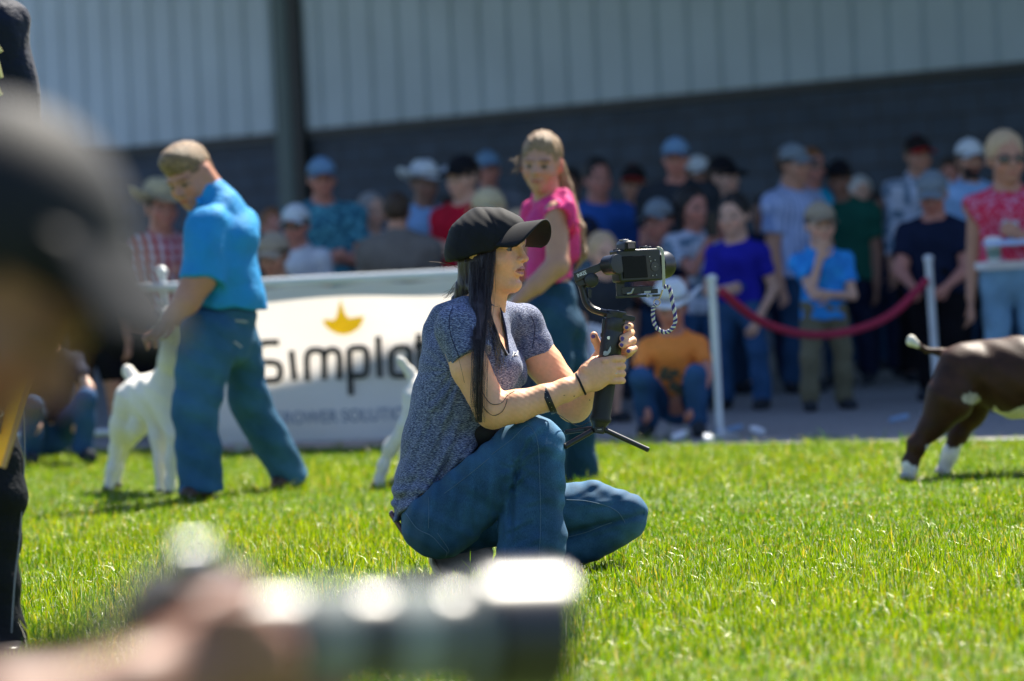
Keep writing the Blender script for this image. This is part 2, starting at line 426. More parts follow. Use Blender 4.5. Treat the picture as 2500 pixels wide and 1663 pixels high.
# grass blades: one mesh, real blades
def noise2(x, y, s, seed):
    r = np.random.default_rng(seed); v = 0
    for i in range(7):
        a = r.uniform(0, 2 * np.pi); fq = s * r.uniform(0.5, 1.9)
        v = v + np.sin((x * np.cos(a) + y * np.sin(a)) * fq + r.uniform(0, 6.28))
    return v / 3.0
def grass():
    X, Y = [], []
    def scatter(y0, y1, xm0, dens, extra=0.0):
        ymid = (y0 + y1) / 2; hw = 0.1333 * ymid + xm0
        n = int(2 * hw * (y1 - y0) * dens)
        X.append(rng.uniform(-hw, hw, n)); Y.append(rng.uniform(y0, y1, n))
    for y in np.arange(6.6, 21.2, 0.4):
        scatter(y, y + 0.4, 0.45, 9800 if 8.0 < y < 13 else (7500 if y < 8.0 else 5200))
    for y in np.arange(4.0, 21.2, 0.4):                      # thinner lawn beside and before the frame
        hw = 0.1333 * y + 0.45; n_o = int(2 * 3.2 * 0.4 * (1500 if y > 6.6 else 2200)); sd_ = rng.choice([-1, 1], n_o)
        X.append(sd_ * rng.uniform(hw if y > 6.6 else 0.0, hw + 3.2, n_o)); Y.append(rng.uniform(y, y + 0.4, n_o))
    X = np.concatenate(X); Y = np.concatenate(Y)
    keep = Y < edge_y(X) - rng.uniform(-0.05, 0.1, len(X)); X, Y = X[keep], Y[keep]
    n1 = len(X)
    # stray tufts growing in the gravel near the edge
    tx = rng.uniform(-2.9, 2.9, 60); tx = np.repeat(tx, 16) + rng.normal(0, 0.03, 960)
    ty = edge_y(tx) + np.repeat(rng.uniform(0.02, 0.55, 60) ** 1.5, 16) + rng.normal(0, 0.03, 960)
    X = np.concatenate([X, tx]); Y = np.concatenate([Y, ty])
    n = len(X)
    patch = noise2(X, Y, 2.2, 3); clump = noise2(X, Y, 22, 5); tiny = noise2(X, Y, 70, 9)
    Lb = (0.0195 + 0.007 * patch + 0.008 * clump + 0.005 * tiny) * rng.lognormal(0, 0.32, n)
    Lb = np.clip(Lb, 0.012, 0.10)
    tall = rng.random(n) < 0.02; Lb[tall] *= 1.9
    Lb[n1:] *= 1.5
    # short worn blades
    w = rng.uniform(0.0009, 0.0019, n) * (1 + 0.05 * np.maximum(Y - 12, 0))
    ang = rng.uniform(0, 2 * np.pi, n); lean = rng.normal(0, 0.42, n) + 0.1; la = rng.uniform(0, 2 * np.pi, n)
    lx, ly = np.cos(la) * lean, np.sin(la) * lean
    wx, wy = np.cos(ang) * w, np.sin(ang) * w
    V = np.zeros((n, 5, 3), np.float32)
    z1, z2 = 0.5, 1.0
    V[:, 0] = np.stack([X - wx, Y - wy, np.zeros(n)], 1); V[:, 1] = np.stack([X + wx, Y + wy, np.zeros(n)], 1)
    mx, my, mz = X + lx * Lb * 0.35, Y + ly * Lb * 0.35, Lb * 0.55
    V[:, 2] = np.stack([mx + wx * 0.85, my + wy * 0.85, mz], 1); V[:, 3] = np.stack([mx - wx * 0.85, my - wy * 0.85, mz], 1)
    V[:, 4] = np.stack([X + lx * Lb * 1.15, Y + ly * Lb * 1.15, Lb * np.sqrt(np.clip(1 - 0.5 * lean ** 2, 0.15, 1))], 1)
    base = np.arange(n)[:, None] * 5
    Q = base + np.array([[0, 1, 2, 3]]); T = base + np.array([[3, 2, 4]])
    g1 = np.array([0.085, 0.165, 0.007]); g2 = np.array([0.20, 0.25, 0.011]); g3 = np.array([0.038, 0.105, 0.012]); dry = np.array([0.36, 0.28, 0.11])
    t = np.clip(0.5 + 0.28 * patch + rng.normal(0, 0.3, n), 0, 1)[:, None]
    C = g1 * (1 - t) + g2 * t
    dk = (rng.random(n) < 0.27 + 0.10 * clump)[:, None]; C = np.where(dk, g3, C)
    dr = (rng.random(n) < 0.06 + 0.03 * noise2(X, Y, 5, 21)); C = np.where(dr[:, None], dry * rng.uniform(0.6, 1.1, (n, 1)), C)
    C = C * rng.uniform(0.75, 1.25, (n, 1))
    C5 = np.repeat(C, 5, 0)
    ly2 = rng.random(n) < 0.10; V[ly2, 2:, 2] *= 0.35; V[ly2, 2:, 0] += (lx[ly2] * Lb[ly2] * 1.5)[:, None]
    C5 = C5.reshape(n, 5, 3); C5[ly2] = (dry * rng.uniform(.5, 1.1, (int(ly2.sum()), 1)))[:, None, :]; C5 = C5.reshape(-1, 3)
    me = mesh_np('grass', V.reshape(-1, 3), Q, C5, T)
    m = bpy.data.materials.new('grass_blade'); m.use_nodes = True; nd = m.node_tree.nodes; l = m.node_tree.links
    nd.clear(); out = nd.new('ShaderNodeOutputMaterial'); a = nd.new('ShaderNodeAttribute'); a.attribute_name = 'col'
    df = nd.new('ShaderNodeBsdfDiffuse'); tr = nd.new('ShaderNodeBsdfTranslucent'); gl = nd.new('ShaderNodeBsdfGlossy')
    gl.inputs['Roughness'].default_value = 0.7; gl.inputs['Color'].default_value = (1, .97, .8, 1)
    sc = nd.new('ShaderNodeVectorMath'); sc.operation = 'MULTIPLY'; sc.inputs[1].default_value = (1.70, 1.70, 0.2)
    l.new(a.outputs['Color'], df.inputs[0]); l.new(a.outputs['Color'], sc.inputs[0]); l.new(sc.outputs[0], tr.inputs[0])
    m1 = nd.new('ShaderNodeMixShader'); m1.inputs[0].default_value = 0.52
    m2 = nd.new('ShaderNodeMixShader'); fr = nd.new('ShaderNodeFresnel'); fr.inputs[0].default_value = 1.07
    l.new(df.outputs[0], m1.inputs[1]); l.new(tr.outputs[0], m1.inputs[2]); l.new(fr.outputs[0], m2.inputs[0])
    l.new(m1.outputs[0], m2.inputs[1]); l.new(gl.outputs[0], m2.inputs[2]); l.new(m2.outputs[0], out.inputs[0])
    o = link('grass', me, m, smooth=False)
    tag(o, 'bright green lawn grass with yellow green and dry blades in sunlight', 'grass', kind='stuff')
grass()

# ================================================================== BUILDING
siding = M('metal_siding', (0.44, 0.54, 0.64), 0.5, var=0.06, vscale=1.2, spec=0.3)
def pat_block(n, l, tc, c1):
    br = n.new('ShaderNodeTexBrick'); br.inputs['Scale'].default_value = 1.0
    br.inputs['Color1'].default_value = (0.055, 0.075, 0.11, 1); br.inputs['Color2'].default_value = (0.068, 0.09, 0.13, 1)
    br.inputs['Mortar'].default_value = (0.05, 0.05, 0.055, 1); br.inputs['Mortar Size'].default_value = 0.012
    br.inputs['Brick Width'].default_value = 0.4; br.inputs['Row Height'].default_value = 0.2
    sx = n.new('ShaderNodeSeparateXYZ'); l.new(tc.outputs['Object'], sx.inputs[0])
    cx = n.new('ShaderNodeCombineXYZ')
    mu = n.new('ShaderNodeMath'); mu.operation = 'MULTIPLY'; mu.inputs[1].default_value = 1.507
    l.new(sx.outputs['X'], mu.inputs[0]); l.new(mu.outputs[0], cx.inputs[0]); l.new(sx.outputs['Z'], cx.inputs[1])
    l.new(cx.outputs[0], br.inputs['Vector']); return br.outputs['Color']
block = M('concrete_block', (0.1, 0.1, 0.1), 0.9, var=0.15, vscale=3, bump=(40, 0.4, 0.01), pattern=pat_block)
steel_dark = M('dark_green_steel', (0.055, 0.10, 0.11), 0.5, var=0.08)
steel_black = M('dark_trim', (0.02, 0.025, 0.03), 0.55)
WL = W(300, 360, 42.6)[:2]; WR = W(2500, 150, 32.8)[:2]
ud = (WL - WR) / np.linalg.norm(WL - WR)            # along the wall, away to the left
nd_ = np.array([-ud[1], ud[0]]);  nd_ = nd_ if nd_[1] < 0 else -nd_   # towards the camera side
def wp(t, off, z): p = WR + ud * t + nd_ * off; return (p[0], p[1], z)
bld = empty('building', wp(0, 0, 0))
T0, T1, HB, ZB = -14.0, 34.0, 8.2, 2.4
b = MB()                                             # corrugated siding, ribs as real geometry
prof = []; t = T0; SP = 0.42
while t < T1:
    prof += [(t, 0.0), (t + 0.13, 0.0), (t + 0.145, 0.022), (t + 0.275, 0.022), (t + 0.29, 0.0)] if False else \
            [(t, 0.0), (t + 0.30, 0.0), (t + 0.33, -0.032), (t + 0.385, -0.032)]
    t += SP
vs = [wp(t, 0.06 + o, z) for t, o in prof for z in (ZB, HB)]
b.add(vs, [(2 * i, 2 * i + 2, 2 * i + 3, 2 * i + 1) for i in range(len(prof) - 1)])
b.build('metal_siding', siding, bld, smooth=False)
b = MB(); b.box(wp((T0 + T1) / 2, -0.15, ZB / 2), (*(ud * (T1 - T0) / 2), 0), (*(nd_ * 0.15), 0), (0, 0, ZB / 2)); b.build('block_wall', block, bld, smooth=False)
b = MB(); b.box(wp((T0 + T1) / 2, 0.045, ZB - 0.05), (*(ud * (T1 - T0) / 2), 0), (*(nd_ * 0.04), 0), (0, 0, 0.045)); b.build('base_trim', steel_black, bld, smooth=False)
b = MB(); b.box(wp((T0 + T1) / 2, -6.0, HB + 0.1), (*(ud * (T1 - T0) / 2 + ud * 0.3), 0), (*(nd_ * 6.5), 0), (0, 0, 0.09)); b.build('roof', steel_dark, bld, smooth=False)
b = MB(); b.box(wp((T0 + T1) / 2, -11.8, HB / 2 - 0.02), (*(ud * (T1 - T0) / 2), 0), (*(nd_ * 0.1), 0), (0, 0, HB / 2 - 0.02)); b.build('rear_wall', siding, bld, smooth=False)
for te in (T0 + 0.1, T1 - 0.1):
    b = MB(); b.box(wp(te, -6.05, HB / 2 - 0.02), (*(ud * 0.1), 0), (*(nd_ * 5.6), 0), (0, 0, HB / 2 - 0.02)); b.build('end_wall', siding, bld, smooth=False)
# steel column at px 690..750
def t_at(px, py):                                   # wall parameter under a pixel column
    a = px - 1250.0; bb = Y0 - py; k = (a * CR + bb * SR) / F
    return (k * WR[1] - WR[0]) / (ud[0] - k * ud[1])
tc0, tc1 = t_at(694, 200), t_at(732, 200)
b = MB(); b.box(wp((tc0 + tc1) / 2, 0.10, HB / 2), (*(ud * abs(tc0 - tc1) / 2), 0), (*(nd_ * 0.05), 0), (0, 0, HB / 2)); b.build('column', steel_dark, bld, bevel=0.01, smooth=False)
tc2 = t_at(752, 200)
b = MB(); b.box(wp((tc1 + tc2) / 2 - 0.02, 0.09, HB / 2), (*(ud * abs(tc1 - tc2) / 2), 0), (*(nd_ * 0.05), 0), (0, 0, HB / 2)); b.build('downpipe', steel_black, bld, bevel=0.01, smooth=False)
tag(bld, 'long building with grey ribbed metal siding over a dark block wall', 'building')
# unseen canopy added above the frame to cast shade on crowd and banner
can = empty('added_shade_canopy', (0, 26, 0))
ZC = 5.4; off = ZC / math.tan(SUN_EL); sx_, sy_ = math.sin(SUN_AZ) * off, math.cos(SUN_AZ) * off
def cedge(x): return 19.52 - 0.56 * (x - sx_ + 2.5) + sy_
b = MB(); x0, x1 = -6.8, 11.0
yb = lambda x: WR[1] + (WL[1] - WR[1]) * (x - WR[0]) / (WL[0] - WR[0]) - 0.6
b.prism([(x0, cedge(x0), ZC), (x1, cedge(x1), ZC), (x1, yb(x1), ZC), (x0, yb(x0), ZC)], (0, 0, 1), 0.08)
b.build('shade_deck', steel_dark, can, smooth=False)
b = MB(); b.box(((x0 + x1) / 2, (cedge(x0) + cedge(x1)) / 2 + 0.1, ZC - 0.1), ((x1 - x0) / 2, (cedge(x1) - cedge(x0)) / 2, 0), (0, 0.05, 0), (0, 0, 0.09)); b.build('shade_beam', steel_dark, can, smooth=False)
for x in (x0 + 0.1, x1 - 0.1):
    b = MB(); b.abox((x - 0.07, cedge(x) + 0.05, 0), (x + 0.07, cedge(x) + 0.2, ZC - 0.2)); b.build('post', steel_dark, can, smooth=False)  # posts of the added canopy
tag(can, 'unseen flat canopy added above the frame to shade the spectators', 'canopy')

# ================================================================== FENCE AND BANNER
FA = W(286, 713, 19.35); FB = W(1114, 664, 18.7)
fu = (FB - FA)[:2]; fl_ = np.linalg.norm(fu); fu = fu / fl_
fn_ = np.array([fu[1], -fu[0]])                      # towards the camera
ZR = (FA[2] + FB[2]) / 2
def onfence(px, py, off=0.0):
    a = px - 1250.0; bb = Y0 - py; k = (a * CR + bb * SR) / F; kz = (-a * SR + bb * CR) / F
    p0 = FA[:2] + fn_ * off
    t = (k * p0[1] - p0[0]) / (fu[0] - k * fu[1]); p = p0 + fu * t
    return np.array([p[0], p[1], HC + kz * p[1]])
galv = M('galvanised_steel', (0.55, 0.58, 0.58), 0.35, metal=0.55, var=0.1)
white_paint = M('white_painted_steel', (0.58, 0.62, 0.64), 0.4, var=0.06)
fen = empty('rail_fence', (FA[0], FA[1], 0))
def fp(t, z, off=0.0): p = FA[:2] + fu * t + fn_ * off; return np.array([p[0], p[1], z])
tEnd = fl_ + 0.25
b = MB(); b.tube([fp(-1.9, ZR), fp(-0.3, ZR), fp(0.8, ZR), fp(1.5, ZR), fp(tEnd, ZR)], 0.025, 14); b.build('top_rail', white_paint, fen)
b = MB(); b.tube([fp(-1.9, 0.12), fp(tEnd, 0.12)], 0.02, 10); b.build('bottom_rail', galv, fen)
for tp in (-1.85, (onfence(388, 760)[0] - FA[0]) / fu[0], (onfence(560, 760)[0] - FA[0]) / fu[0], tEnd):
    b = MB(); top = 0.90 if abs(tp - (onfence(388, 760)[0] - FA[0]) / fu[0]) < 0.01 else 0.81
    b.tube([fp(tp, 0, -0.045), fp(tp, top, -0.045)], 0.024, 12)
    if top > 0.85:
        b.lathe(fp(tp, top, -0.045), (0, 0, 1), [(0, 0.03), (0.01, 0.034), (0.03, 0.03), (0.045, 0.012)], 14)
        for zz in (0.72, 0.76): b.lathe(fp(tp, zz, 0.0), (*fn_, 0), [(0, 0.016), (0.03, 0.016), (0.035, 0.01)], 10)
    b.build('post', white_paint, fen)
tag(fen, 'white pipe rail fence with round posts behind the blue shirted handler', 'fence')
vin = bpy.data.materials.new('banner_vinyl'); vin.use_nodes = True
n_ = vin.node_tree.nodes; l_ = vin.node_tree.links; pb = n_['Principled BSDF']; pb.inputs['Base Color'].default_value = (0.80, 0.80, 0.80, 1); pb.inputs['Roughness'].default_value = 0.6
tr_ = n_.new('ShaderNodeBsdfTranslucent'); tr_.inputs[0].default_value = (0.92, 0.84, 0.76, 1); mx_ = n_.new('ShaderNodeMixShader'); mx_.inputs[0].default_value = 0.42
tcn = n_.new('ShaderNodeTexCoord'); nzn = n_.new('ShaderNodeTexNoise'); nzn.inputs['Scale'].default_value = 3.0; bpn = n_.new('ShaderNodeBump'); bpn.inputs['Strength'].default_value = 0.5; bpn.inputs['Distance'].default_value = 0.05
l_.new(tcn.outputs['Object'], nzn.inputs['Vector']); l_.new(nzn.outputs['Fac'], bpn.inputs['Height']); l_.new(bpn.outputs[0], pb.inputs['Normal'])
l_.new(pb.outputs[0], mx_.inputs[1]); l_.new(tr_.outputs[0], mx_.inputs[2]); l_.new(mx_.outputs[0], n_['Material Output'].inputs[0])
def wav(t, z): return 0.036 + 0.007 * math.sin(t * 6.0 + 4 * z) + 0.005 * math.sin(t * 11 + 1) * (1 - z)
tb0 = (onfence(470, 800)[0] - FA[0]) / fu[0]; tb1 = (onfence(1165, 800)[0] - FA[0]) / fu[0]
zb0, zb1 = onfence(760, 1076)[2], ZR - 0.035
ban = empty('banner', tuple(fp((tb0 + tb1) / 2, 0)))
b = MB(); b.grid(60, 20, lambda u, v: fp(tb0 + (tb1 - tb0) * u, zb0 + (zb1 - zb0) * v + 0.012 * abs(math.sin(u * 12)) * (v > 0.97), wav(tb0 + (tb1 - tb0) * u, v)))
b.build('sheet', vin, ban)
ink = M('black_print', (0.02, 0.02, 0.025), 0.5); yel = M('yellow_print', (0.95, 0.62, 0.01), 0.5, transl=0.5); greyp = M('grey_blue_print', (0.20, 0.26, 0.36), 0.6)
def bpx(x, y, o=0.052): return onfence(500 + x / 3.267, 640 + y / 3.267, o)
def stroke(mb, pts, w, closed=False, rnd_=True):
    P = spline(pts, max(12, len(pts) * 6)) if rnd_ else np.array(pts, float)
    P = np.array(P); T = np.gradient(P, axis=0); T /= np.linalg.norm(T, axis=1)[:, None] + 1e-9; N = np.stack([-T[:, 1], T[:, 0]], 1)
    A = P + N * w / 2; B = P - N * w / 2; n = len(P)
    fr = [bpx(*p, 0.0545) for p in A] + [bpx(*p, 0.0545) for p in B]
    mb.add(fr, [(i, i + 1, n + i + 1, n + i) for i in range(n - 1)])
letters = {
 'S': [[(592, 642), (520, 642), (455, 650), (432, 690), (432, 760), (455, 796), (530, 800), (580, 812), (602, 850), (598, 915), (570, 940), (500, 946), (420, 948)]],
 'i': [[(690, 706), (702, 825), (716, 945)]],
 'm': [[(818, 948), (814, 850), (814, 760), (835, 715), (885, 702), (935, 712), (950, 760), (952, 850), (952, 938)], [(952, 780), (962, 725), (1005, 700), (1050, 708), (1072, 750), (1074, 850), (1072, 938)]],
 'p': [[(1166, 1062), (1160, 950), (1152, 800), (1150, 690)], [(1152, 694), (1220, 684), (1268, 690), (1290, 730), (1290, 860), (1270, 900), (1215, 908), (1165, 912)]],
 'l': [[(1382, 592), (1388, 750), (1396, 922)]],
 'o': [[(1500, 700), (1560, 682), (1615, 690), (1632, 730), (1632, 850), (1612, 895), (1560, 905), (1505, 900), (1488, 860), (1486, 750), (1500, 700)]],
 't': [[(1706, 570), (1710, 700), (1716, 850), (1745, 892), (1790, 890)], [(1670, 668), (1720, 664), (1790, 658)]]}
for ch, strokes in letters.items():
    b = MB()
    for s_ in strokes: stroke(b, s_, 50)
    b.build('letter', ink, ban, smooth=False)
b = MB(); cp = [(938, 462), (985, 458), (1030, 462), (1052, 430), (1066, 360), (1082, 295), (1098, 350), (1118, 415), (1150, 448), (1200, 440), (1268, 428), (1258, 480), (1225, 530), (1170, 565), (1110, 580), (1050, 570), (995, 540), (955, 500)]
b.add([bpx(*p, 0.0545) for p in cp], [tuple(range(len(cp)))]); b.build('crown_emblem', yel, ban, smooth=False)
c0 = bpx(1140, 1230, 0.0545); r_ = bpx(1340, 1222, 0.0545) - c0
text_obj('small_lettering', 'GROWER SOLUTIONS', greyp, ban, c0, r_, (0, 0, 1), 0.062, 0.001, 0.0, 0.92)
tag(ban, 'white vinyl banner with black lettering and yellow crown tied to the rail fence', 'banner')

# rope barrier
def rope_post(px0, py0, px1, py1, lab, D):
    base = W(px1, py1, D); top = W(px0, py0, D)
    e = empty('barrier_post', (base[0], base[1], 0)); d = (top - base)
    b = MB(); b.tube([base * [1, 1, 0] , top], 0.020, 14); b.build('pole', white_paint, e)
    b = MB(); b.lathe(top, d, [(0, 0.026), (0.012, 0.028), (0.024, 0.02), (0.03, 0.006)], 14); b.build('cap', white_paint, e)
    b = MB(); b.lathe(base * [1, 1, 0] + [0, 0, 0.005], (0, 0, 1), [(0, 0.09), (0.008, 0.09), (0.02, 0.04), (0.04, 0.024)], 24); b.build('base', galv, e)
    tag(e, lab, 'barrier post', 'white barrier posts holding the red rope'); return top
g1 = G(1758, 1068); g2 = G(2292, 1010)
t1_ = rope_post(1738, 685, 1758, 1068, 'white barrier post beside the orange shirted child', g1[1])
t2_ = rope_post(2267, 636, 2292, 1010, 'white barrier post behind the brown goat tail', g2[1])
red = M('red_rope', (0.30, 0.012, 0.045), 0.75, bump=(200, 0.5, 0.005))
A = W(1762, 712, g1[1] - 0.02); Bp = W(2262, 685, g2[1] - 0.02)
rp = [A, W(1840, 775, g1[1] * .85 + g2[1] * .15), W(1920, 808, g1[1] * .7 + g2[1] * .3), W(2000, 818, (g1[1] + g2[1]) / 2), W(2090, 805, g1[1] * .3 + g2[1] * .7), W(2180, 765, g1[1] * .15 + g2[1] * .85), Bp]
b = MB(); b.tube(spline(rp, 50), 0.021, 12)
tag(b.build('barrier_rope', red), 'thick dark red rope sagging between two white posts', 'rope')
b = MB()
bs = []
for i, (px, py, c) in enumerate([(1660, 1078, 0), (1790, 1062, 1), (1850, 1066, 0), (2195, 1036, 1), (1730, 1085, 0)]):
    g = G(px, py); b = MB()
    th = rnd.uniform(0, 3); b.box((g[0], g[1], 0.03), (0.045 * math.cos(th), 0.045 * math.sin(th), 0.008), (-0.02 * math.sin(th), 0.02 * math.cos(th), 0), (0, 0, 0.012))
    o = b.build('paper_scrap', M('pale_blue_paper' if c else 'white_paper', (0.22, 0.34, 0.50) if c else (0.7, 0.72, 0.75), 0.8), bevel=0.004)
    tag(o, ['crumpled white scrap on gravel near the crouching orange shirted child', 'crumpled blue scrap on gravel right of the nearer barrier post', 'white scrap on gravel under the boy in khaki trousers', 'blue scrap on gravel just left of the brown goat hock', 'white scrap on gravel at the foot of the nearer barrier post'][i], 'litter', 'litter scraps on the gravel')
# ================================================================== PEOPLE (spectators)
def skinmat(): return M('skin', attr=True, rough=0.5, var=0.06, vscale=30, spec=0.35, sss=0.0)
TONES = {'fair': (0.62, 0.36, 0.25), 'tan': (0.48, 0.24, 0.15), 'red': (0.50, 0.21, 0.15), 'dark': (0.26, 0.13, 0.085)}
CL = {
 'navy': (0.010, 0.016, 0.040), 'black': (0.006, 0.006, 0.008), 'denim': (0.03, 0.085, 0.19), 'denim2': (0.018, 0.05, 0.105), 'khaki': (0.15, 0.14, 0.09),
 'white': (0.62, 0.64, 0.68), 'teal': (0.03, 0.17, 0.25), 'red': (0.50, 0.01, 0.03), 'olive': (0.17, 0.15, 0.13), 'lightblue': (0.25, 0.42, 0.66),
 'cyan': (0.02, 0.38, 0.60), 'green': (0.01, 0.085, 0.06), 'royal': (0.02, 0.25, 0.68), 'cobalt': (0.02, 0.02, 0.32), 'brown': (0.05, 0.03, 0.025),
 'grey': (0.16, 0.17, 0.19), 'charcoal': (0.03, 0.035, 0.042), 'orange': (0.90, 0.28, 0.06), 'blue': (0.03, 0.10, 0.35)}
def cloth(name):
    if name in MATS: return MATS[name]
    bmp = (35, 0.35, 0.02)
    if name == 'plaid_cloth': return M(name, (0.62, 0.55, 0.60), 0.85, bmp, pattern=pat_stripes((0.50, 0.06, 0.08), 16, 'X', 0.5, (0.75, 0.40, 0.42), 'Z'))
    if name == 'striped_cloth': return M(name, (0.42, 0.50, 0.72), 0.85, bmp, pattern=pat_stripes((0.22, 0.30, 0.52), 28, 'X', 0.6))
    if name == 'teal_pattern_cloth': return M(name, (0.02, 0.12, 0.19), 0.85, bmp, pattern=pat_blotch((0.09, 0.34, 0.42), 30, 0.52, 0.03))
    if name == 'grey_print_cloth': return M(name, (0.50, 0.56, 0.66), 0.85, bmp, pattern=pat_blotch((0.12, 0.2, 0.28), 14, 0.55, 0.03))
    if name == 'camo_cloth': return M(name, (0.03, 0.045, 0.055), 0.85, bmp, pattern=pat_blotch((0.10, 0.15, 0.18), 12, 0.52, 0.03))
    if name == 'bluepattern_cloth': return M(name, (0.02, 0.24, 0.66), 0.85, bmp, pattern=pat_blotch((0.03, 0.34, 0.78), 22, 0.55, 0.04))
    k = name.replace('_cloth', '')
    return M(name, CL[k], 0.85, bmp, var=0.14, vscale=10, spec=.12)
HAIRC = {'brown': (0.05, 0.028, 0.015), 'dark': (0.012, 0.009, 0.008), 'blond': (0.55, 0.38, 0.22), 'grey': (0.30, 0.29, 0.28), 'white': (0.6, 0.6, 0.58), 'ginger': (0.22, 0.09, 0.03)}
def hairmat(k): return M(k + '_hair', HAIRC[k], 0.55, bump=(90, 0.8, 0.01), var=0.3, vscale=60)
HAT = {'white': (0.62, 0.66, 0.68), 'black': (0.012, 0.012, 0.015), 'lightblue': (0.16, 0.28, 0.42), 'straw': (0.50, 0.42, 0.26), 'tan': (0.36, 0.30, 0.22), 'grey': (0.20, 0.24, 0.27), 'navy': (0.015, 0.02, 0.045), 'redblack': (0.02, 0.015, 0.015), 'red': (0.4, 0.02, 0.02)}
def hatmat(k): return M(k + '_hat', HAT[k], 0.85, spec=.12, bump=(60, 0.3, 0.01), var=0.12)

POSES = {   # elbow, wrist for the right(+1 side) arm in units of H; mirrored for the other
 'down': ((.140, .01, .635), (.150, -.03, .485)), 'crossed': ((.145, -.05, .655), (-.03, -.125, .665)),
 'hold': ((.135, -.03, .650), (.035, -.15, .690)), 'phone': ((.120, -.12, .700), (.035, -.20, .840)),
 'rail': ((.145, -.09, .660), (.080, -.20, .585)), 'chin': ((.100, -.11, .690), (.030, -.115, .825)),
 'across': ((.145, -.05, .650), (.000, -.13, .640)), 'pocket': ((.175, .03, .640), (.125, -.03, .535)), 'lap': ((.150, -.06, .640), (.06, -.18, .560)), 'back': ((.14, .06, .64), (.07, .09, .54)),
 'knees': ((.160, -.12, .60), (.10, -.24, .46))}
def hand_ops(f, w, d, side, s, k=0.004, curl=0.5):
    """palm + four fingers + thumb starting at wrist w along direction d; side vector across the palm"""
    d = np.array(d, float); d /= np.linalg.norm(d); sd = np.array(side, float); sd -= d * (d @ sd); sd /= np.linalg.norm(sd)
    nrm = np.cross(d, sd)
    pc = w + d * 0.045 * s
    f.cone(w, w + d * 0.085 * s, 0.026 * s, 0.036 * s, k=0.02 * s, sq=(nrm, 2.2))
    for i, (o, L) in enumerate([(-0.027, .066), (-0.009, .076), (0.009, .072), (0.027, .056)]):
        a = w + d * 0.085 * s + sd * o * s; m = a + (d * (1 - 0.3 * curl) + nrm * 0.55 * curl) * L * 0.5 * s
        e = m + (d * (1 - 0.8 * curl) + nrm * 1.0 * curl) * L * 0.5 * s
        f.cone(a, m, 0.0095 * s, 0.0085 * s, k=k); f.cone(m, e, 0.0085 * s, 0.0072 * s, k=k)
    a = w + d * 0.025 * s - sd * 0.028 * s; m = a + (d * 0.7 - sd * 0.75 + nrm * 0.3) * 0.035 * s
    f.cone(a, m, 0.012 * s, 0.0105 * s, k=k * 2); f.cone(m, m + (d * 0.95 + nrm * 0.4) * 0.03 * s, 0.0105 * s, 0.008 * s, k=k)

def face_color(V, c, Rm, tone, u, beard=None):
    """vertex colours of a head centred at c with frame Rm (columns: right, forward, up), unit u"""
    q = (V - c) @ Rm / u
    C = np.tile(np.array(tone, np.float32), (len(V), 1))
    front = q[:, 1] > 0.045
    for sx in (-1, 1):
        d = np.sqrt(((q[:, 0] - sx * 0.031) / 0.017) ** 2 + ((q[:, 2] + 0.012) / 0.009) ** 2)
        C[front & (d < 1)] = np.array(tone) * [.55, .65, .75]
        d2 = np.sqrt(((q[:, 0] - sx * 0.031) / 0.0075) ** 2 + ((q[:, 2] + 0.012) / 0.0085) ** 2)
        C[front & (d2 < 1)] = (0.03, 0.02, 0.015)
        d = np.sqrt(((q[:, 0] - sx * 0.031) / 0.022) ** 2 + ((q[:, 2] - 0.010) / 0.005) ** 2)
        C[front & (d < 1)] = np.array(tone) * [.45, .4, .4]
        d = np.sqrt(((q[:, 0] - sx * 0.04) / 0.02) ** 2 + ((q[:, 2] + 0.045) / 0.02) ** 2)
        C = np.where((front & (d < 1))[:, None], C * [1.08, 0.9, 0.88], C)
    d = np.sqrt((q[:, 0] / 0.025) ** 2 + ((q[:, 2] + 0.071) / 0.0085) ** 2)
    C[front & (d < 1)] = np.array(tone) * [0.85, 0.5, 0.5]
    if beard is not None:
        m = (q[:, 2] < -0.052 - 0.25 * np.maximum(0, 0.06 - q[:, 1])) & (q[:, 2] > -0.135) & (q[:, 1] > 0.0) & ~(front & (d < 1))
        C[m] = beard
    return C
def head_ops(f, c, R, u, k=0.012):
    """c centre, R columns right, forward, up; u scale (1 = adult)"""
    P = lambda x, y, z: c + R @ (np.array([x, y, z]) * u)
    f.ell(P(0, -0.012, 0.022), np.array([.076, .094, .092]) * u, R, k=k)
    f.ell(P(0, 0.028, -0.045), np.array([.056, .062, .072]) * u, R, k=0.03 * u)
    f.ell(P(0, 0.066, -0.098), np.array([.024, .020, .020]) * u, R, k=0.02 * u)
    f.cone(P(0, 0.084, 0.0), P(0, 0.106, -0.036), 0.009 * u, 0.013 * u, k=0.014 * u)
    for sx in (-1, 1):
        f.ell(P(sx * 0.031, 0.098, -0.010), np.array([.018, .016, .011]) * u, R, k=0.012 * u, op='s')
        f.ell(P(sx * 0.031, 0.071, -0.012), 0.0125 * u, None, k=0.003 * u)
        f.cone(P(sx * 0.012, 0.086, 0.010), P(sx * 0.046, 0.074, 0.010), 0.009 * u, 0.008 * u, k=0.012 * u)
        f.ell(P(sx * 0.013, 0.094, -0.038), 0.0085 * u, None, k=0.008 * u)
        f.ell(P(sx * 0.040, 0.056, -0.040), 0.022 * u, None, k=0.02 * u)
        f.ell(P(sx * 0.078, -0.008, -0.012), np.array([.010, .019, .031]) * u, R, k=0.008 * u)
        f.ell(P(sx * 0.084, -0.004, -0.010), np.array([.006, .010, .016]) * u, R, k=0.004 * u, op='s')
    f.cone(P(-0.017, 0.086, -0.066), P(0.017, 0.086, -0.066), 0.0075 * u, 0.0075 * u, k=0.008 * u)
    f.cone(P(-0.014, 0.086, -0.078), P(0.014, 0.086, -0.078), 0.008 * u, 0.008 * u, k=0.008 * u)

